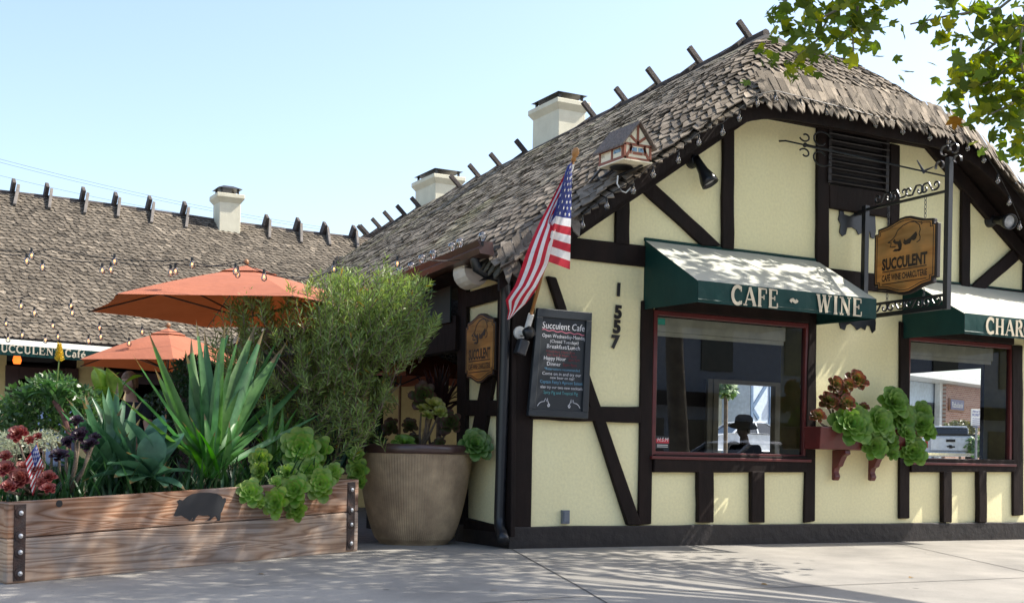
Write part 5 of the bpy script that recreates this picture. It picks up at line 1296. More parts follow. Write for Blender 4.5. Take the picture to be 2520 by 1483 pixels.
for i in range(60):
    k=i/60; a=i*2.4; r_=.035*(1-k*.6); p=cc+V((math.cos(a)*r_*.4,math.sin(a)*r_*.4,-.03+k*.16)); mb.tube([p,p+V((math.cos(a)*r_,math.sin(a)*r_,.02))],[.008,.004],4)
mb.build('flower_spike',pm('yellow_flower',(.65,.42,.01),rough=.6),t)
BNB=onD(258,1000,13.2); t=plant('banana_plant','light green banana plant with broad torn leaves beside the standing boy','plant',V((BNB.x,BNB.y,gz(BNB.x,BNB.y))))
mb=MB()
for a,b,w_,o in [(226,900,.15,0),(243,950,.13,-.1),(262,905,.13,.2),(296,915,.11,.3),(352,925,.12,.5),(275,960,.12,-.1),(235,905,.12,.3)]:
    blade(mb,BNB+V((R.uniform(-.1,.1),0,R.uniform(-.1,.1))),onD(a,b,13.2+o),w_*1.7,jit((.34,.48,.08),.15),bend=.12,fold=.3,shape=2,roll=R.uniform(-.6,.6),n=12)
mb.build('foliage',LEAF,t,smooth=True,fix=False)
mb=MB(); mb.tube([V((BNB.x,BNB.y,gz(BNB.x,BNB.y)-.02)),BNB],[.06,.04],8); mb.build('stem',pm('banana_stem',(.14,.19,.05),rough=.6),t)
# ------------------------------------------------------------------ umbrellas
UMB=pm('orange_canvas',(.38,.125,.062),(.33,.105,.052),scale=2,rough=.85,trans=.07,bump=.35,bscale=7,bdist=.03)
def umbrella(cx,cy,zr_,za,rad_,rot,label,n=6,base_z=0,valance=True,lit=1):
    t=thing('patio_umbrella',(cx,cy,base_z),label,'umbrella','orange patio umbrellas')
    mb=MB(); ap=V((cx,cy,za)); rim=[V((cx+math.cos(rot+2*math.pi*i/n)*rad_,cy+math.sin(rot+2*math.pi*i/n)*rad_,zr_)) for i in range(n)]
    for i in range(n):
        a,b=rim[i],rim[(i+1)%n]; N=6; rows=[]
        for j in range(N+1):
            k=j/N; row=[]
            for m in range(5):
                q_=m/4; e=a.lerp(b,q_); sag=.055*math.sin(math.pi*q_)*k; p=ap.lerp(e,k); p.z-= -.05*math.sin(math.pi*k)*.4; p=p+(V((cx,cy,p.z))-p)*sag*.9; p.z+=sag*.15; row.append(p)
            rows.append(row)
        for j in range(N):
            for m in range(4): mb.add([rows[j][m],rows[j][m+1],rows[j+1][m+1],rows[j+1][m]],[(0,1,2,3)])
    mb.build('canopy',UMB,t,fix=False)
    mb=MB(); 
    for i in range(n):
        a,b=rim[i].lerp(ap,.80),rim[(i+1)%n].lerp(ap,.80); u_=V((0,0,.03)); mb.add([a+u_,b+u_,ap+u_*1.1],[(0,1,2)])
    mb.build('top_vent',UMB,t,fix=False)
    mb=MB(); mb.tube([V((cx,cy,base_z+.05)),ap-V((0,0,.02))],.022,8); mb.ball(ap+V((0,0,.07)),.035,8,6); mb.build('pole',pm('umbrella_pole',(.30,.16,.07),rough=.5),t)
    mb=MB(); 
    for r_ in rim: mb.tube([ap-V((0,0,.05)),r_+V((0,0,-.005))],.009,4); mb.tube([V((cx,cy,zr_-.05)),ap.lerp(r_,.55)-V((0,0,.02))],.009,4)
    mb.build('ribs',pm('rib_metal',(.05,.045,.04),rough=.5),t)
    mb=MB(); mb.lathe(V((cx,cy,base_z)),[(.25,-.1),(.25,.03),(.06,.07),(.035,.3),(0,.3)],20); mb.build('base',IRON,t)
    return t
uc=CAM+RT*(-3.10)+FW*14.5
umbrella(uc.x,uc.y,2.58,3.10,1.84,rad(180-28.5-3),'large orange patio umbrella, nearest one, rising behind the planter',6,gz(uc.x,uc.y))
u2=onD(412,885,17.2); umbrella(u2.x,u2.y,2.15,2.64,1.30,rad(20),'smaller orange umbrella under the green patio awning, seen left of the tall agave',6,gz(u2.x,u2.y))
u3=onD(985,905,18.0); umbrella(u3.x,u3.y,2.05,2.65,1.35,rad(10),'orange umbrella glimpsed under the porch beam beside the purple cordyline',6,gz(u3.x,u3.y))
# ------------------------------------------------------------------ patio string lights
def sag(a,b,n,s):
    a,b=V(a),V(b); return [a.lerp(b,i/n)-V((0,0,s*4*(i/n)*(1-i/n))) for i in range(n+1)]
def strings(pts,dps,nb,label,skip=0,r=.05):
    P=[onD(px,py,d) for (px,py),d in zip(pts,dps)]; cab=[]
    for i in range(len(P)-1): cab+=sag(P[i],P[i+1],10,.05)[(1 if i else 0):]
    string_light('patio_string_light',label,cab,[(onD(a,b,d)+V((0,0,.0)),(0,0,1)) for a,b,d in nb],r=r,lit=True,group='patio string lights',cw=.005)
strings([(-60,600),(130,612),(460,640),(600,646),(735,682),(830,650),(1000,632),(1190,628)],[12.5,12.6,12.8,12.4,12.2,12.6,13,13.6],[(78,608,12.55),(282,622,12.7),(473,630,12.75),(580,645,12.3),(650,660,12.3),(822,640,12.6),(978,628,13)],'upper string of clear bulbs crossing above the large orange umbrella',r=.031)
strings([(-60,608),(90,622),(280,640),(430,648),(590,640),(700,672),(760,680)],[13,13,13.1,13.2,13,13,13],[(66,622,13),(105,637,13),(252,645,13.1),(273,643,13.1),(420,650,13.2),(432,647,13.2),(585,654,13.0)],'second string of clear bulbs just below the upper one over the patio',r=.031)
strings([(-60,725),(70,728),(180,745),(330,760)],[15,15,15,15],[(52,735,15),(175,735,15),(85,752,15),(178,752,15)],'string of bulbs hanging in front of the rear roof above the patio awning',r=.033)
strings([(-60,778),(150,790),(300,797),(500,815)],[16.5,16.5,16.5,16.5],[(15,780,16.5),(130,785,16.5),(245,790,16.5),(350,800,16.5),(20,818,16.5),(55,808,16.5),(143,812,16.5),(112,820,16.5),(218,822,16.5),(248,812,16.5),(318,828,16.5)],'lowest string of bulbs along the bottom of the rear roof',r=.033)
# power lines in the sky
t=thing('power_line',(-30,60,14),'thin power lines crossing the sky above the rear roof','power line')
mb=MB()
for (a,b),(c,d) in (((-80,370),(800,560)),((-80,378),(800,566)),((-80,412),(700,560))):
    mb.tube(sag(onD(a,b,60),onD(c,d,70),12,.3),.007,4)
mb.build('cable',SOCK,t)
# ------------------------------------------------------------------ street tree
TP_=V((8.2,-8.1,gz(8.2,-8.1)))
t=thing('plane_tree',TP_,'broad-leaved street tree whose leafy boughs hang into the top right of the view','tree')
mb=MB(); top=V((7.2,-7.2,6.5)); mb.tube([TP_-V((0,0,.1)),TP_+V((-.1,.05,1.2)),TP_+V((-.45,.3,3.2)),top],[.24,.20,.17,.13],12)
LOB=[]
for k in range(5):
    a=rad(90+(k-2)*52); L=(1.0,.92,.62)[abs(k-2)]
    if k>0: am=rad(90+(k-2.5)*52); LOB.append((math.cos(am)*.50,math.sin(am)*.50))
    for da,l in((-14,.76),(0,1.0),(14,.76)): LOB.append((math.cos(a+rad(da))*L*l,math.sin(a+rad(da))*L*l))
LOB.append((.08,-.30)); LOB.insert(0,(-.08,-.30)) if False else None
LOB=LOB[::-1]
def tleaf(mb,p,size,col,face=None):
    z=(face or V((R.uniform(-.8,.8),R.uniform(-.8,.8),R.uniform(.2,1)))).normalized(); x=z.orthogonal().normalized(); y=z.cross(x); a=R.uniform(0,6.28)
    x,y=x*math.cos(a)+y*math.sin(a),y*math.cos(a)-x*math.sin(a)
    h=R.uniform(-.1,.35)
    mb.add([p+(x*u+y*(v))*size*.5+z*(-abs(u)*h*size*.4) for u,v in LOB],[tuple(range(len(LOB)))],col)
TG=(.10,.145,.022)
lf=MB(); br=[]
def project(p):
    d=p-CAM; z=d.dot(FW); U=d.dot(RT)/z*F; W=d.dot(UP)/z*F; return HX+U*CR+W*SR, HY+U*SR-W*CR, z
# boughs seen in the photograph
def bough(path,n,spread,dp,size=.165):
    P=[onD(a,b,dp+R.uniform(-.3,.3)) for a,b in path]; mb.tube([top.lerp(P[0],.0)]+[top.lerp(P[0],.5)+V((0,0,.35))]+P,[.03,.022]+[.014-.010*i/len(P) for i in range(len(P))],6)
    for i in range(int(n*1.5)):
        k=R.random()*(len(P)-1); j=int(k); q_=P[j].lerp(P[j+1],k-j)+V((R.gauss(0,1),R.gauss(0,1),R.gauss(0,.8)-.4))*spread
        c=jit(TG,.35)
        u=R.random()
        if u<.30: c=jit((.25,.27,.02),.3)  # brighter yellow share: backlit look put into the leaf colour
        elif u<.306: c=(.24,.11,.02)
        tleaf(lf,q_,size*R.uniform(.7,1.25),c)
bough([(2190,-60),(2090,10),(1990,60),(1925,120)],60,.16,10.2)
bough([(2120,-60),(2040,40),(2010,100),(1935,155)],46,.13,10.4)
bough([(2100,-70),(2110,20),(2095,70),(2100,125)],40,.11,10.0)
bough([(2000,-60),(1935,0),(1900,30)],24,.12,10.3)
bough([(2560,-60),(2460,20),(2330,40),(2240,60)],64,.15,9.6)
bough([(2580,0),(2480,80),(2420,130),(2400,180),(2390,205)],74,.16,9.5)
bough([(2560,60),(2500,150),(2440,200),(2370,225)],60,.15,9.4)
bough([(2580,120),(2530,200),(2490,255),(2440,280)],54,.14,9.3)
bough([(2570,250),(2530,320),(2500,370)],34,.12,9.3)
bough([(2600,-50),(2520,40),(2510,120),(2520,220)],70,.17,9.2)
# crown above the view
NC=0; tries=0
CL=[]
while len(CL)<235 and tries<60000:
    tries+=1
    u=V((R.uniform(-1,1),R.uniform(-1,1),R.uniform(-1,1)))
    if u.length>1: continue
    c=V((3.4+u.x*5.2,-3.4+u.y*2.6,8.1+u.z*2.9)); px,py,z=project(c)
    if z>2 and -250<px<2760 and py>-150: continue
    if z<=2: continue
    xs=c.x-c.z/1.12; yg=c.y+.196*c.z
    if xs>.9 or (xs>-1.0 and yg<-1.9) or yg>(.30 if xs>-.8 else -.12) or (xs>-1.5 and yg<-2.6) or xs<-6: continue
    CL.append(c)
for k in range(13): CL.append(V((R.uniform(4.95,6.35),R.uniform(-3.5,-2.7),R.uniform(4.7,5.6))))
for k in range(14): CL.append(V((R.uniform(5.6,8.1),R.uniform(-2.0,-1.35),R.uniform(7.4,8.0))))
for c in CL:
    for i in range(26):
        p=c+V((R.gauss(0,1),R.gauss(0,1),R.gauss(0,.6)))*.36
        px,py,z=project(p)
        if py>-25 and px<2545 : continue
        tleaf(lf,p,.19*R.uniform(.7,1.25),jit(TG,.35))
for i in range(0,len(CL),3): 
    c=CL[i]; mb.tube([top,top.lerp(c,.5)+V((R.uniform(-.3,.3),R.uniform(-.3,.3),.3)),c],[.055,.03,.008],5,cap=False)
mb.build('trunk',pm('mottled_bark',(.30,.26,.20),(.12,.10,.08),scale=4,rough=.9,bump=.3),t,smooth=True)
lf.build('crown',TREEL,t,fix=False)
# ------------------------------------------------------------------ people
SKIN=pm('skin',(.50,.29,.21),(.46,.25,.18),scale=8,rough=.5,spec=.35)
def skinmesh(joints,edges,sub=2):
    me=bpy.data.meshes.new('s'); names=list(joints); me.from_pydata([joints[n][0] for n in names],[(names.index(a),names.index(b)) for a,b in edges],[]); ob=bpy.data.objects.new('s',me); COL.objects.link(ob)
    ob.modifiers.new('k','SKIN'); sv=me.skin_vertices[0].data
    for i,n in enumerate(names):
        r=joints[n][1]; sv[i].radius=(r if isinstance(r,tuple) else (r,r))
    sv[0].use_root=True
    m=ob.modifiers.new('u','SUBSURF'); m.levels=sub; m.render_levels=sub
    dg=bpy.context.evaluated_depsgraph_get(); dg.update(); out=bpy.data.meshes.new_from_object(ob.evaluated_get(dg))
    vs=[v.co.copy() for v in out.vertices]; fs=[tuple(p.vertices) for p in out.polygons]
    bpy.data.objects.remove(ob); return vs,fs
def person(base,yaw,label,shirt,hairc,pose='stand',hat=False,scale=1.0,head_yaw=0,group=None,trous=(.03,.03,.04),sleeve=True):
    t=thing('person',base,label,'person',group); t.rotation_euler=(0,0,yaw); t.scale=(scale,)*3
    OFF[t.name]=V((0,0,0))
    sit=pose=='sit'; hz=.50 if sit else .93
    P=lambda x,y,z:(x,y,z)
    J={'pelvis':(P(0,0,hz),(.15,.11)),'waist':(P(0,-.01,hz+.18),(.135,.10)),'chest':(P(0,-.02,hz+.40),(.165,.115)),'neck0':(P(0,-.03,hz+.535),(.075,.07)),'neck':(P(0,-.045,hz+.60),(.058,.058)),'head0':(P(0,-.055,hz+.68),(.06,.065))}
    E=[('pelvis','waist'),('waist','chest'),('chest','neck0'),('neck0','neck'),('neck','head0')]
    for s,n in((1,'l'),(-1,'r')):
        fw_=-.30 if (pose!='stand' or n=='r') else -.22
        J['sh'+n]=(P(.17*s,-.02,hz+.485),.062); J['el'+n]=(P(.24*s,-.06,hz+.21),.044); J['wr'+n]=(P(.17*s,fw_-.0,hz+.13),.030); J['pm'+n]=(P(.14*s,fw_-.075,hz+.125),(.036,.018))
        E+=[('chest','sh'+n),('sh'+n,'el'+n),('el'+n,'wr'+n),('wr'+n,'pm'+n)]
        if sit: J['hp'+n]=(P(.09*s,-.05,hz-.02),.095); J['kn'+n]=(P(.12*s,-.45,hz-.0),.062); J['an'+n]=(P(.12*s,-.42,.09),.042); J['to'+n]=(P(.12*s,-.56,.03),(.04,.028))
        else: J['hp'+n]=(P(.09*s,0,hz-.08),.095); J['kn'+n]=(P(.10*s,-.02,.49),.062); J['an'+n]=(P(.10*s,.02,.09),.042); J['to'+n]=(P(.11*s,-.13,.03),(.042,.028))
        E+=[('pelvis','hp'+n),('hp'+n,'kn'+n),('kn'+n,'an'+n),('an'+n,'to'+n)]
    vs,fs=skinmesh(J,E)
    mb=MB(); mb.add(vs,fs)
    # fingers
    for s,n in((1,'l'),(-1,'r')):
        p=V(J['pm'+n][0])
        for k,(dx,L) in enumerate(((-.027,.062),(-.009,.072),(.009,.068),(.026,.054))):
            a=p+V((dx,-.02,0)); mb.tube([a,a+V((0,-L*.5,.004)),a+V((0,-L*.75,-.018)),a+V((0,-L*.8,-.04))],[.0095,.009,.008,.006],6)
        a=p+V((-.03*s,.02,0)); mb.tube([a,a+V((-.025*s,-.03,-.006)),a+V((-.022*s,-.055,-.02))],[.011,.010,.007],6)
    # head
    hc=V((0,-.075,hz+.74)); Rm=Matrix.Rotation(head_yaw,3,'Z'); o=len(mb.v); n_,m_=18,14
    for i in range(m_+1):
        th=math.pi*i/m_
        for j in range(n_):
            ph=2*math.pi*j/n_; x,y,z=math.sin(th)*math.cos(ph),math.sin(th)*math.sin(ph),math.cos(th)
            fx_=.074; fy_=.092; fz_=.118
            if z<0: fx_*=1-.34*abs(z)**1.2; fy_*=1-.12*abs(z)
            q_=V((x*fx_,y*fy_-(.012 if z<-.2 else 0)*(1 if y<0 else 0),z*fz_))
            if y<-.6 and -.05<z<.30: q_.y+=.006
            mb.v.append(hc+Rm@q_)
    for i in range(m_):
        for j in range(n_): mb.f.append([o+i*n_+j,o+(i+1)*n_+j,o+(i+1)*n_+(j+1)%n_,o+i*n_+(j+1)%n_]); mb.c.append(None); mb.m.append(0)
    W_=lambda x,y,z: hc+Rm@V((x,y,z))
    mb.tube([W_(0,-.086,.020),W_(0,-.100,-.012),W_(0,-.106,-.028),W_(0,-.088,-.036)],[.008,.011,.014,.010],8)
    for s in(1,-1): mb.ball(W_(.074*s,.004,-.005),.026,8,6,sc=(.35,.7,1.1))
    mb.build('body',SKIN,t,smooth=True)
    def cloth(names,edges,grow,mat,nm):
        JJ={k:(J[k][0],tuple(r+grow for r in (J[k][1] if isinstance(J[k][1],tuple) else (J[k][1],)*2))) for k in names}
        v2,f2=skinmesh(JJ,edges); m2=MB(); m2.add(v2,f2); m2.build(nm,mat,t,smooth=True)
    for s,n in((1,'l'),(-1,'r')):
        a=V(J['sh'+n][0]);b=V(J['el'+n][0]); J['sl'+n]=(tuple(a.lerp(b,.55 if sleeve else 1.0)),.058)
    shm=pm('shirt_'+('dark' if shirt[0]<.1 else 'pale'),shirt,tuple(k*.8 for k in shirt),scale=5,rough=.9)
    cloth(['pelvis','waist','chest','neck0','shl','shr','sll','slr'],[('pelvis','waist'),('waist','chest'),('chest','neck0'),('chest','shl'),('chest','shr'),('shl','sll'),('shr','slr')],.014,shm,'shirt')
    cloth(['pelvis','hpl','knl','anl','hpr','knr','anr'],[('pelvis','hpl'),('hpl','knl'),('knl','anl'),('pelvis','hpr'),('hpr','knr'),('knr','anr')],.016,pm('trousers',trous,rough=.9),'trousers')
    # hair cap with fringe
    hm=pm('hair_'+('brown' if hairc[0]>.1 else 'dark'),hairc,tuple(k*.5 for k in hairc),scale=40,rough=.6,stretch=(1,1,.15))
    mb=MB(); o=0
    for i in range(10):
        th=math.pi*.62*i/9
        for j in range(24):
            ph=2*math.pi*j/24; x,y,z=math.sin(th)*math.cos(ph),math.sin(th)*math.sin(ph),math.cos(th)
            if y<-.35 and z<.32: z=.32+.05*math.sin(j*2.3); k=math.sqrt(max(0,1-z*z))/max(.01,math.hypot(x,y)); x*=k;y*=k
            g=1.09+.03*math.sin(j*3.7+i)
            mb.v.append(W_(x*.076*g,y*.095*g+.004,z*.119*g))
    for i in range(9):
        for j in range(24): mb.f.append([i*24+j,(i+1)*24+j,(i+1)*24+(j+1)%24,i*24+(j+1)%24]); mb.c.append(None); mb.m.append(0)
    mb.build('hair',hm,t,smooth=True)
    mb=MB()
    for s in(1,-1): mb.ball(W_(.029*s,-.084,.012),.011,8,6,sc=(1.2,.6,.7))
    mb.build('eyes',pm('dark_eye',(.02,.015,.012),rough=.2),t,smooth=True)
    mb=MB(); mb.tube([W_(-.024,-.083,-.062),W_(0,-.091,-.064),W_(.024,-.083,-.062)],[.003,.006,.003],6); mb.build('mouth',pm('lips',(.30,.10,.09),rough=.5),t,smooth=True)
    if hat:
        mb=MB(); c=W_(0,.01,.075); mb.lathe(c,[(0,.11),(.08,.105),(.11,.075),(.118,.0),(.16,-.02),(.185,-.05),(.16,-.03),(.1,-.01),(0,-.01)],22,axis=(0.15,-.15,1)); mb.build('hat',pm('dark_felt_hat',(.03,.02,.016),rough=.9),t,smooth=True)
    return t
bpos=onD(325,1100,13.9); bz=onD(325,908,13.9).z
gzb=gz(bpos.x,bpos.y); sc_=(bz-gzb)/1.82
person((bpos.x,bpos.y,gzb),math.atan2(FW.x,-FW.y)*0+rad(-45),'boy with short light brown hair in a dark t-shirt standing behind the agaves',(.012,.013,.018),(.22,.11,.045),scale=sc_,head_yaw=rad(-8))
b2=onD(145,1060,16.6); z2=onD(145,925,16.6).z; g2=gz(b2.x,b2.y)
person((b2.x,b2.y,g2),rad(140),'person in a pale blue shirt seated with back turned in the dark doorway',(.36,.44,.62),(.02,.015,.012),pose='sit',scale=max(.9,(z2-g2)/1.36))
b3=onY(1835,1100,2.6); 
person((b3.x,b3.y,.06),rad(-70),'silhouetted person in a dark hat seated inside behind the left shop window',(.012,.012,.014),(.015,.012,.01),pose='sit',hat=True,scale=onY(1835,1016,2.6).z/1.50)
# chair for each sitter, cafe tables
DKW=pm('dark_bentwood',(.035,.022,.017),rough=.4)
def chair(base,yaw,label,sc=1.0,group='dark cafe chairs'):
    t=thing('cafe_chair',base,label,'chair',group); t.rotation_euler=(0,0,yaw); t.scale=(sc,)*3; OFF[t.name]=V((0,0,0))
    mb=MB(); mb.lathe(V((0,0,.44)),[(0,0),(.20,0),(.215,.015),(.20,.035),(0,.03)],20); mb.build('seat',DKW,t,smooth=True)
    for a in(45,135,225,315):
        mb=MB(); d=V((math.cos(rad(a)),math.sin(rad(a)),0)); mb.tube([d*.16+V((0,0,.45)),d*.21],[.017,.013],7); mb.build('leg',DKW,t)
    mb=MB(); mb.tube([V((.19*math.cos(rad(k)),.14+.05*math.sin(rad(k)),.45+.48*max(0,math.sin(rad(k))))) for k in range(0,181,12)],.014,7); mb.tube([V((.11*math.cos(rad(k)),.15+.03*math.sin(rad(k)),.46+.36*max(0,math.sin(rad(k))))) for k in range(0,181,12)],.010,6); mb.build('backrest',DKW,t); return t
def table(base,label,sc=1.0):
    t=thing('cafe_table',base,label,'table','cafe tables'); t.scale=(sc,)*3; OFF[t.name]=V((0,0,0))
    mb=MB(); mb.lathe(V((0,0,.73)),[(0,0),(.36,0),(.37,.012),(.36,.025),(0,.025)],28); mb.build('tabletop',DKW,t)
    mb=MB(); mb.tube([(0,0,.04),(0,0,.73)],.03,8); mb.lathe(V((0,0,0)),[(.24,0),(.24,.02),(.05,.06),(0,.06)],20); mb.build('pedestal',IRON,t)
    return t
def flatpt(px,d):
    p=onD(px,1000,d); return V((p.x,p.y,gz(p.x,p.y)))
chair(flatpt(392,13.4),rad(60),'dark bentwood cafe chair standing on the patio in front of the boy',1.12)
table(flatpt(330,13.1),'round dark cafe table on the patio between the boy and the planter',1.1)
chair((b2.x,b2.y,g2),rad(140),'dark cafe chair carrying the person in the pale blue shirt',max(.9,(z2-g2)/1.36)*1.0)
chair((b3.x,b3.y,.06),rad(-70),'dark cafe chair inside carrying the person in the hat',onY(1835,1016,2.6).z/1.50)
table((b3.x-.55,b3.y-.35,.06),'round cafe table indoors in front of the person in the hat',1.25)
# ------------------------------------------------------------------ vehicles
TYRE=pm('tyre_rubber',(.015,.015,.016),rough=.9); RIM=pm('alloy_rim',(.45,.45,.47),rough=.3,metal=.8); DGL=pm('tinted_auto_glass',(.012,.016,.02),rough=.05,spec=.9); RLAMP=pm('red_tail_lamp',(.45,.012,.012),rough=.25); CHR=pm('chrome',(.6,.6,.62),rough=.12,metal=1)
def wheels(t,xs,hw,r=.33):
    for x in xs:
        for s in(-1,1):
            mb=MB(); c=V((x,s*(hw-.02),r)); mb.lathe(c-V((0,s*.11,0)),[(r*.55,0),(r*.95,0),(r,.03),(r,.19),(r*.95,.22),(r*.55,.22)],24,axis=(0,s,0)); w_=mb.build('wheel',TYRE,t,smooth=False)
            mb=MB(); mb.lathe(c+V((0,s*.06,0)),[(r*.62,0),(r*.6,.05),(r*.2,.06),(0,.075)],20,axis=(0,s,0)); mb.build('rim',RIM,w_,smooth=True)
def sedan(base,yaw,label,paint,sc=1.0):
    t=thing('parked_car',base,label,'car','parked cars'); t.rotation_euler=(0,0,yaw); t.scale=(sc,)*3; OFF[t.name]=V((0,0,0))
    low=[(-2.25,.30),(-2.30,.55),(-2.22,.82),(-1.6,.95),(-.9,.98),(.9,.96),(1.7,.86),(2.15,.70),(2.25,.48),(2.2,.28)]
    mb=MB(); 
    secs=[(-.86,.0),(-.84,.05),(0,.06),(.84,.05),(.86,0)]
    n=len(low); o=0
    for y,g in ((-.78,0),(-.88,1),(.88,1),(.78,0)):
        for x,z in low: mb.v.append(V((x*(1 if g else .985),y,z if g or z<.5 else z+.02)))
    for k in range(3):
        for i in range(n): mb.f.append([k*n+i,k*n+(i+1)%n,(k+1)*n+(i+1)%n,(k+1)*n+i]); mb.c.append(None); mb.m.append(0)
    mb.f.append(list(range(n))); mb.c.append(None); mb.m.append(0); mb.f.append(list(range(3*n,4*n))); mb.c.append(None); mb.m.append(0)
    roofp=[(-1.35,1.0),(-.75,1.40),(.25,1.43),(1.05,.97)]
    bevel(mb.build('body',paint,t,smooth=False),.05,3)
    mb=MB(); A_=[V((x,-.80 if z<1.1 else -.60,z-.04)) for x,z in roofp]; B_=[V((x,.80 if z<1.1 else .60,z-.04)) for x,z in roofp]
    mb.add(A_+B_,[(0,1,2,3),(7,6,5,4),(0,4,5,1),(2,6,7,3)]); mb.build('glasshouse',DGL,t)
    mb=MB(); mb.add([V((-.85,-.60,1.385)),V((.35,-.60,1.405)),V((.35,.60,1.405)),V((-.85,.60,1.385)),V((-.7,-.5,1.435)),V((.2,-.5,1.45)),V((.2,.5,1.45)),V((-.7,.5,1.435))],[(4,5,6,7),(0,1,5,4),(1,2,6,5),(2,3,7,6),(3,0,4,7)])
    for s in(-1,1):
        mb.bar((-1.35,s*.80,.96),(-.78,s*.605,1.38),.06,.05); mb.bar((1.08,s*.80,.93),(.30,s*.605,1.40),.06,.05); mb.bar((-.2,s*.80,.96),(-.2,s*.605,1.39),.06,.05)
    mb.build('roof',paint,t)
    wheels(t,(-1.35,1.35),.86)
    for s in(-1,1):
        mb=MB(); mb.box((-2.25,s*.66,.74),(.10,.36,.16)); bevel(mb.build('tail_light',RLAMP,t),.02); mb=MB(); mb.box((2.12,s*.62,.66),(.16,.34,.13)); bevel(mb.build('headlight',WHITE,t),.02)
    return t
def pickup(base,yaw,label,paint,sc=1.0):
    t=thing('pickup_truck',base,label,'truck'); t.rotation_euler=(0,0,yaw); t.scale=(sc,)*3; OFF[t.name]=V((0,0,0))
    mb=MB(); mb.prism([V((x,-.95,z)) for x,z in((-2.7,.5),(-2.75,1.25),(-2.7,1.28),(2.1,1.28),(2.75,1.10),(2.8,.5))],(0,1.9,0)); bevel(mb.build('body',paint,t),.05,3)
    mb=MB(); mb.prism([V((x,-.80,z)) for x,z in((-.35,1.26),(-.2,1.66),(1.1,1.68),(1.7,1.26))],(0,1.6,0)); bevel(mb.build('cab',DGL,t),.06,2)
    mb=MB(); mb.span((-.28,-.74,1.65),(1.15,.74,1.72)); bevel(mb.build('roof',paint,t),.03,2)
    mb=MB(); mb.span((-2.80,-.74,.68),(-2.76,.74,1.22)); tg=bevel(mb.build('tailgate',paint,t),.03,2)
    mb=MB(); mb.span((-2.78,-.93,1.285),(-.4,.93,1.33)); mb.build('bed_rail',TYRE,t)
    mb=MB(); mb.span((-2.825,-.17,1.02),(-2.80,.17,1.12)); mb.build('handle',TYRE,tg)
    mb=MB(); mb.prism([V((-2.815,y,z)) for y,z in((-.15,.86),(-.05,.86),(-.05,.90),(.07,.90),(.07,.87),(.15,.87),(.13,.81),(.05,.81),(.05,.77),(-.07,.77),(-.07,.80),(-.17,.80))],(.012,0,0)); mb.build('emblem',TYRE,tg)
    mb=MB(); mb.span((-2.92,-.93,.46),(-2.74,.93,.62)); bevel(mb.build('bumper',CHR,t),.03,2)
    for s in(-1,1): mb=MB(); mb.span((-2.80,s*.93-.09,.78),(-2.70,s*.93+.09*0+.02,1.22)) if s>0 else mb.span((-2.80,-.95,.78),(-2.70,-.82,1.22)); bevel(mb.build('tail_light',RLAMP,t),.015)
    wheels(t,(-1.75,1.75),.95,.39); return t
WP_=pm('white_car_paint',(.72,.74,.78),rough=.25,coat=.5); SP_=pm('silver_blue_car_paint',(.35,.38,.44),rough=.25,coat=.5)
# rising ground behind
def rz(x,y): return -.2+1.4*max(0,min(1,(y-16)/4))
o_=bpy.data.objects['rear_parking']; bpy.data.objects.remove(o_)
tag(gridmesh(-40,110,16,90,30,30,rz).build('rear_parking',ASPH,fix=False),kind='structure')
def rbase(px,d):
    p=onD(px,1100,d); return V((p.x,p.y,rz(p.x,p.y)))
pk=rbase(2330,44); pickup(pk,rad(45),'silver white pickup truck seen from behind through the right shop window',WP_,sc=.85)
wc=rbase(1845,42); sedan(wc,rad(-4),'white parked car seen through the left shop window beyond the person in the hat',WP_,sc=.85)
# ------------------------------------------------------------------ buildings seen through the windows
BRK=None
def brickmat():
    m=bpy.data.materials.new('red_brick'); m.use_nodes=True; nt=m.node_tree; L=nt.links; b=nt.nodes['Principled BSDF']; b.inputs['Roughness'].default_value=.9
    tc=nd(nt,'ShaderNodeTexCoord'); mp=nd(nt,'ShaderNodeMapping'); mp.inputs['Rotation'].default_value=(rad(90),0,0); br=nd(nt,'ShaderNodeTexBrick'); br.inputs['Scale'].default_value=1; br.inputs['Color1'].default_value=(.25,.10,.06,1); br.inputs['Color2'].default_value=(.34,.18,.12,1); br.inputs['Mortar'].default_value=(.4,.36,.32,1)
    br.inputs['Brick Width'].default_value=.30; br.inputs['Row Height'].default_value=.11; br.inputs['Mortar Size'].default_value=.012
    L.new(tc.outputs['Object'],mp.inputs['Vector']); L.new(mp.outputs['Vector'],br.inputs['Vector']); L.new(br.outputs['Color'],b.inputs['Base Color']); return m
BRK=brickmat()
def at(px,py,Y): return onY(px,py,Y)
YB=38.0
a=at(2326,1200,YB); t=thing('brick_bank',(a.x,YB,.75),'brick bank with a blue Rabobank sign seen through the right shop window','building')
def panel(x0,y0,x1,y1,Y,name,mat,par,th=.3):
    p,q_=at(x0,y0,Y),at(x1,y1,Y); mb=MB(); mb.span((min(p.x,q_.x),Y,min(p.z,q_.z)),(max(p.x,q_.x),Y+th,max(p.z,q_.z))); return mb.build(name,mat,par)
p,q_=at(2326,944,YB),at(2420,944,YB); mb=MB(); mb.span((p.x,YB,.70),(q_.x+9,YB+8,p.z)); mb.build('wall',BRK,t)
p0=at(2200,1000,YB+.6); mb=MB(); mb.span((p0.x-12,YB+.6,.70),(p.x+.01,YB+8,p.z)); mb.build('side_wing',pm('pale_blue_stucco',(.50,.58,.66),rough=.8),t)
panel(2240,988,2307,1120,YB+.55,'dark_window',DGL,t,.1); panel(2309,940,2324,1130,YB+.2,'white_column',WHITE,t)
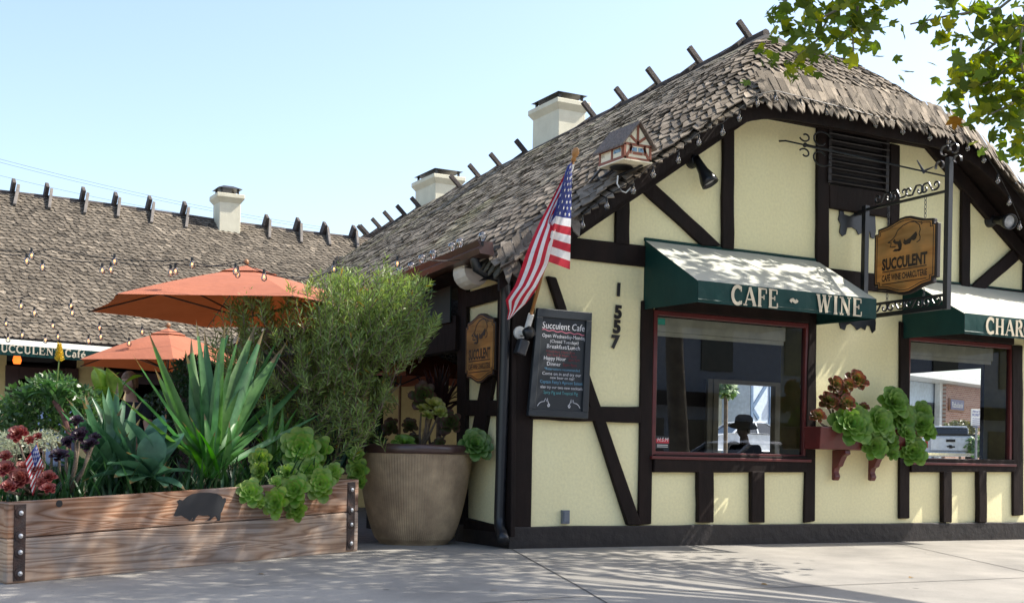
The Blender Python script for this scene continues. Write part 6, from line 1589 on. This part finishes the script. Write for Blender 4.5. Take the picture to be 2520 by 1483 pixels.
mb=MB(); z=p.z; mb.prism([V((p0.x-13,YB-1.1,z+.02)),V((p0.x-13,YB-1.1,z+.3)),V((p0.x-13,YB+9,z+2.2)),V((p0.x-13,YB+9,z+.02))],(q_.x+10-p0.x+13,0,0)); mb.build('roof',pm('pale_fascia',(.62,.62,.60),rough=.6),t)
s=panel(2337,978,2398,1012,YB-.10,'sign_frame',pm('sign_frame_wood',(.28,.13,.06),rough=.6),t,.09); s2=panel(2341,981,2394,1009,YB-.13,'sign_panel',pm('deep_blue_sign',(.02,.03,.14),rough=.4),s,.025)
p,q_=at(2343,995,YB-.14),at(2392,995,YB-.14); mb=MB(); fittext('Rabobank',((p.x+q_.x)/2,YB-.135,(p.z+q_.z)/2),(1,0,0),(0,0,1),(q_.x-p.x)*.88,(q_.x-p.x)*.2,mb,.004,bold=.0); mb.build('lettering',WHITE,s,fix=False)
t.rotation_euler=(0,0,rad(18))
# private property sign
d_=33; b_=rbase(2401,d_); t=thing('parking_sign',b_,'white PRIVATE PROPERTY sign on a thin post seen through the right shop window','sign')
mb=MB(); pt=onD(2401,1006,d_); mb.tube([b_,V((b_.x,b_.y,pt.z))],.03,7); mb.build('post',pm('galvanised_post',(.3,.3,.32),rough=.5,metal=.3),t)
yv=b_.y-.05; p,q_=at(2389,1046,yv),at(2413,1006,yv); mb=MB(); mb.span((p.x,yv,p.z),(q_.x,yv+.02,q_.z)); mb.build('panel',WHITE,t)
NB=pm('sign_blue_text',(.04,.06,.25),rough=.6); mb=MB(); w_=q_.x-p.x; mx=(p.x+q_.x)/2
textmesh('PRIVATE',(mx,yv-.01,q_.z-w_*.30),(1,0,0),(0,0,1),w_*.27,mb,.002,align='CENTER',bold=.02,sx=.8); textmesh('PROPERTY',(mx,yv-.01,q_.z-w_*.55),(1,0,0),(0,0,1),w_*.27,mb,.002,align='CENTER',bold=.02,sx=.7)
for i in range(5): mb.span((p.x+w_*.1,yv-.012,q_.z-w_*(.75+.15*i)),(q_.x-w_*.1,yv-.010,q_.z-w_*(.70+.15*i)))
mb.build('lettering',NB,t,fix=False)
def farbush(name,label,px,py,rx,ry,d,n,col):
    g=rbase(px,d); t=thing(name,g,label,'shrub'); mb=MB()
    for i in range(n):
        a=R.uniform(0,6.283); k=R.random()**.5; p=onD(px+rx*k*math.cos(a),py+ry*k*math.sin(a),d+R.uniform(-.8,.8)); v=V((R.uniform(-1,1),R.uniform(-1,1),R.uniform(-.5,1))).normalized(); s=v.orthogonal().normalized()*.05
        mb.add([p,p+v*.09+s,p+v*.18,p+v*.09-s],[(0,1,2,3)],jit(col,.4))
    mb.build('foliage',LEAFM,t,fix=False); mb=MB(); mb.tube([g,onD(px,py,d)],.05,6); mb.build('stem',BARK,t)
farbush('clipped_bush','olive rounded bush in front of the brick bank',2362,1056,42,18,47,1300,(.13,.13,.04)); farbush('green_bush','fresh green bush right of the pickup truck',2402,1098,24,24,42,900,(.10,.20,.04))
# half-timbered house and blue house beyond the left window
YH=34.0; a=at(1790,1200,YH); t=thing('cream_timber_house',(a.x,YH,.75),'cream half-timbered house seen through the left shop window','building')
p,q_=at(1735,900,YH),at(1839,1150,YH); mb=MB(); mb.span((p.x-5,YH,.70),(q_.x,YH+7,p.z+1.5)); mb.build('wall',pm('house_cream',(.66,.60,.42),rough=.8),t)
HT=pm('house_brown_timber',(.16,.08,.04),rough=.8)
for (x0,y0),(x1,y1) in (((1819,900),(1819,1100)),((1740,967),(1839,967)),((1812,930),(1819,965)),((1787,1040),(1787,975)),((1789,975),(1802,1035))):
    mb=MB(); A_,B_=at(x0,y0,YH-.03),at(x1,y1,YH-.03); mb.bar(A_,B_,.16,.06,(0,1,0)) if False else mb.bar(A_,B_,.16,.05,(0,-1,0)); mb.build('timber_beam',HT,t)
o=panel(1821,997,1837,1013,YH-.04,'window',WHITE,t,.05)
mb=MB(); mb.prism([V((p.x-6,YH-.5,p.z+1.4)),V((p.x-6,YH+3.5,p.z+4)),V((p.x-6,YH+7.5,p.z+1.4))],(q_.x-p.x+6.5,0,0)); mb.build('roof',ROOFB,t)
YB2=32.5; a=at(1870,1200,YB2); t=thing('blue_trimmed_house',(a.x,YB2,.75),'pale house with slate blue timbers seen through the left shop window','building')
p,q_=at(1840,900,YB2),at(1915,1150,YB2); mb=MB(); mb.span((p.x,YB2,.70),(q_.x+3,YB2+6,p.z+1.5)); mb.build('wall',pm('pale_blue_wall',(.55,.62,.72),rough=.8),t)
BT=pm('slate_blue_timber',(.12,.19,.30),rough=.7)
for (x0,y0),(x1,y1) in (((1890,944),(1842,1003)),((1842,1005),(1862,1030)),((1902,900),(1902,1100)),((1840,900),(1840,1100))):
    mb=MB(); mb.bar(at(x0,y0,YB2-.03),at(x1,y1,YB2-.03),.17,.05,(0,-1,0)); mb.build('timber_beam',BT,t)
mb=MB(); mb.prism([V((p.x-.4,YB2-.5,p.z+1.4)),V((p.x-.4,YB2+3,p.z+3.5)),V((p.x-.4,YB2+6.5,p.z+1.4))],(q_.x-p.x+4,0,0)); mb.build('roof',ROOFB,t)
t.rotation_euler=(0,0,rad(16)); bpy.data.objects['cream_timber_house'].rotation_euler=(0,0,rad(20))
farbush('garden_tree','green leafy tree in front of the cream half-timbered house',1786,955,20,20,31,700,(.12,.20,.05))
# ------------------------------------------------------------------ the other side of the street (only reflected in the shop windows)
t=thing('street_house',(12,-27,-.6),'two-storey grey shop building across the street','building')
mb=MB(); mb.span((-12,-34,-.6),(48,-27,7.0)); mb.build('wall',pm('grey_blue_wall',(.34,.38,.45),rough=.8),t)
mb=MB(); mb.prism([V((-13,-26.2,7.0)),V((-13,-30.5,9.0)),V((-13,-34.8,7.0))],(62,0,0)); mb.build('roof',ROOFB,t)
mb=MB(); mb.span((-12,-26.99,3.2),(48,-26.2,3.7)); mb.build('canopy',TIMB,t)
for i in range(14):
    x=-10+i*4.1
    mb=MB(); mb.span((x,-26.99,4.6),(x+1.5,-26.93,6.4)); mb.build('window',DGL,t)
    mb=MB(); mb.span((x-.6,-26.99,.2),(x+2.4,-26.93,2.7)); mb.build('shop_window',DGL,t)
zs=zr-.16 if isinstance(zr,float) else -.55
sedan((11.2,-10.0,gz(0,-8.5)-.16),rad(180),'silver blue car parked at the kerb, mirrored in the left shop window',SP_,sc=1.28)

# ------------------------------------------------------------------ small litter on the pavement
LB=pm('dry_leaf',(.30,.19,.06),(.20,.11,.04),scale=20,rough=.8)
for i,(px,py,lb) in enumerate([(1880,1437,'dry curled leaf lying alone on the sunlit pavement before the left window'),(1068,1352,'dry pale leaf lying at the foot of the big pot'),(1215,1452,'small dry leaf on the pavement in front of the corner post'),(640,1412,'dry leaf lying on the pavement below the right half of the planter'),(2240,1420,'dry leaf on the sunny pavement in front of the flower box')]):
    g=gpt(px,py); p=V((g.x,g.y,gz(g.x,g.y)+.012)); mb=MB(); tleaf(mb,p,.085,None,V((R.uniform(-.3,.3),R.uniform(-.3,.3),1)))
    tag(mb.build('fallen_leaf',LB,None,p,fix=False),lb,'leaf','fallen leaves')
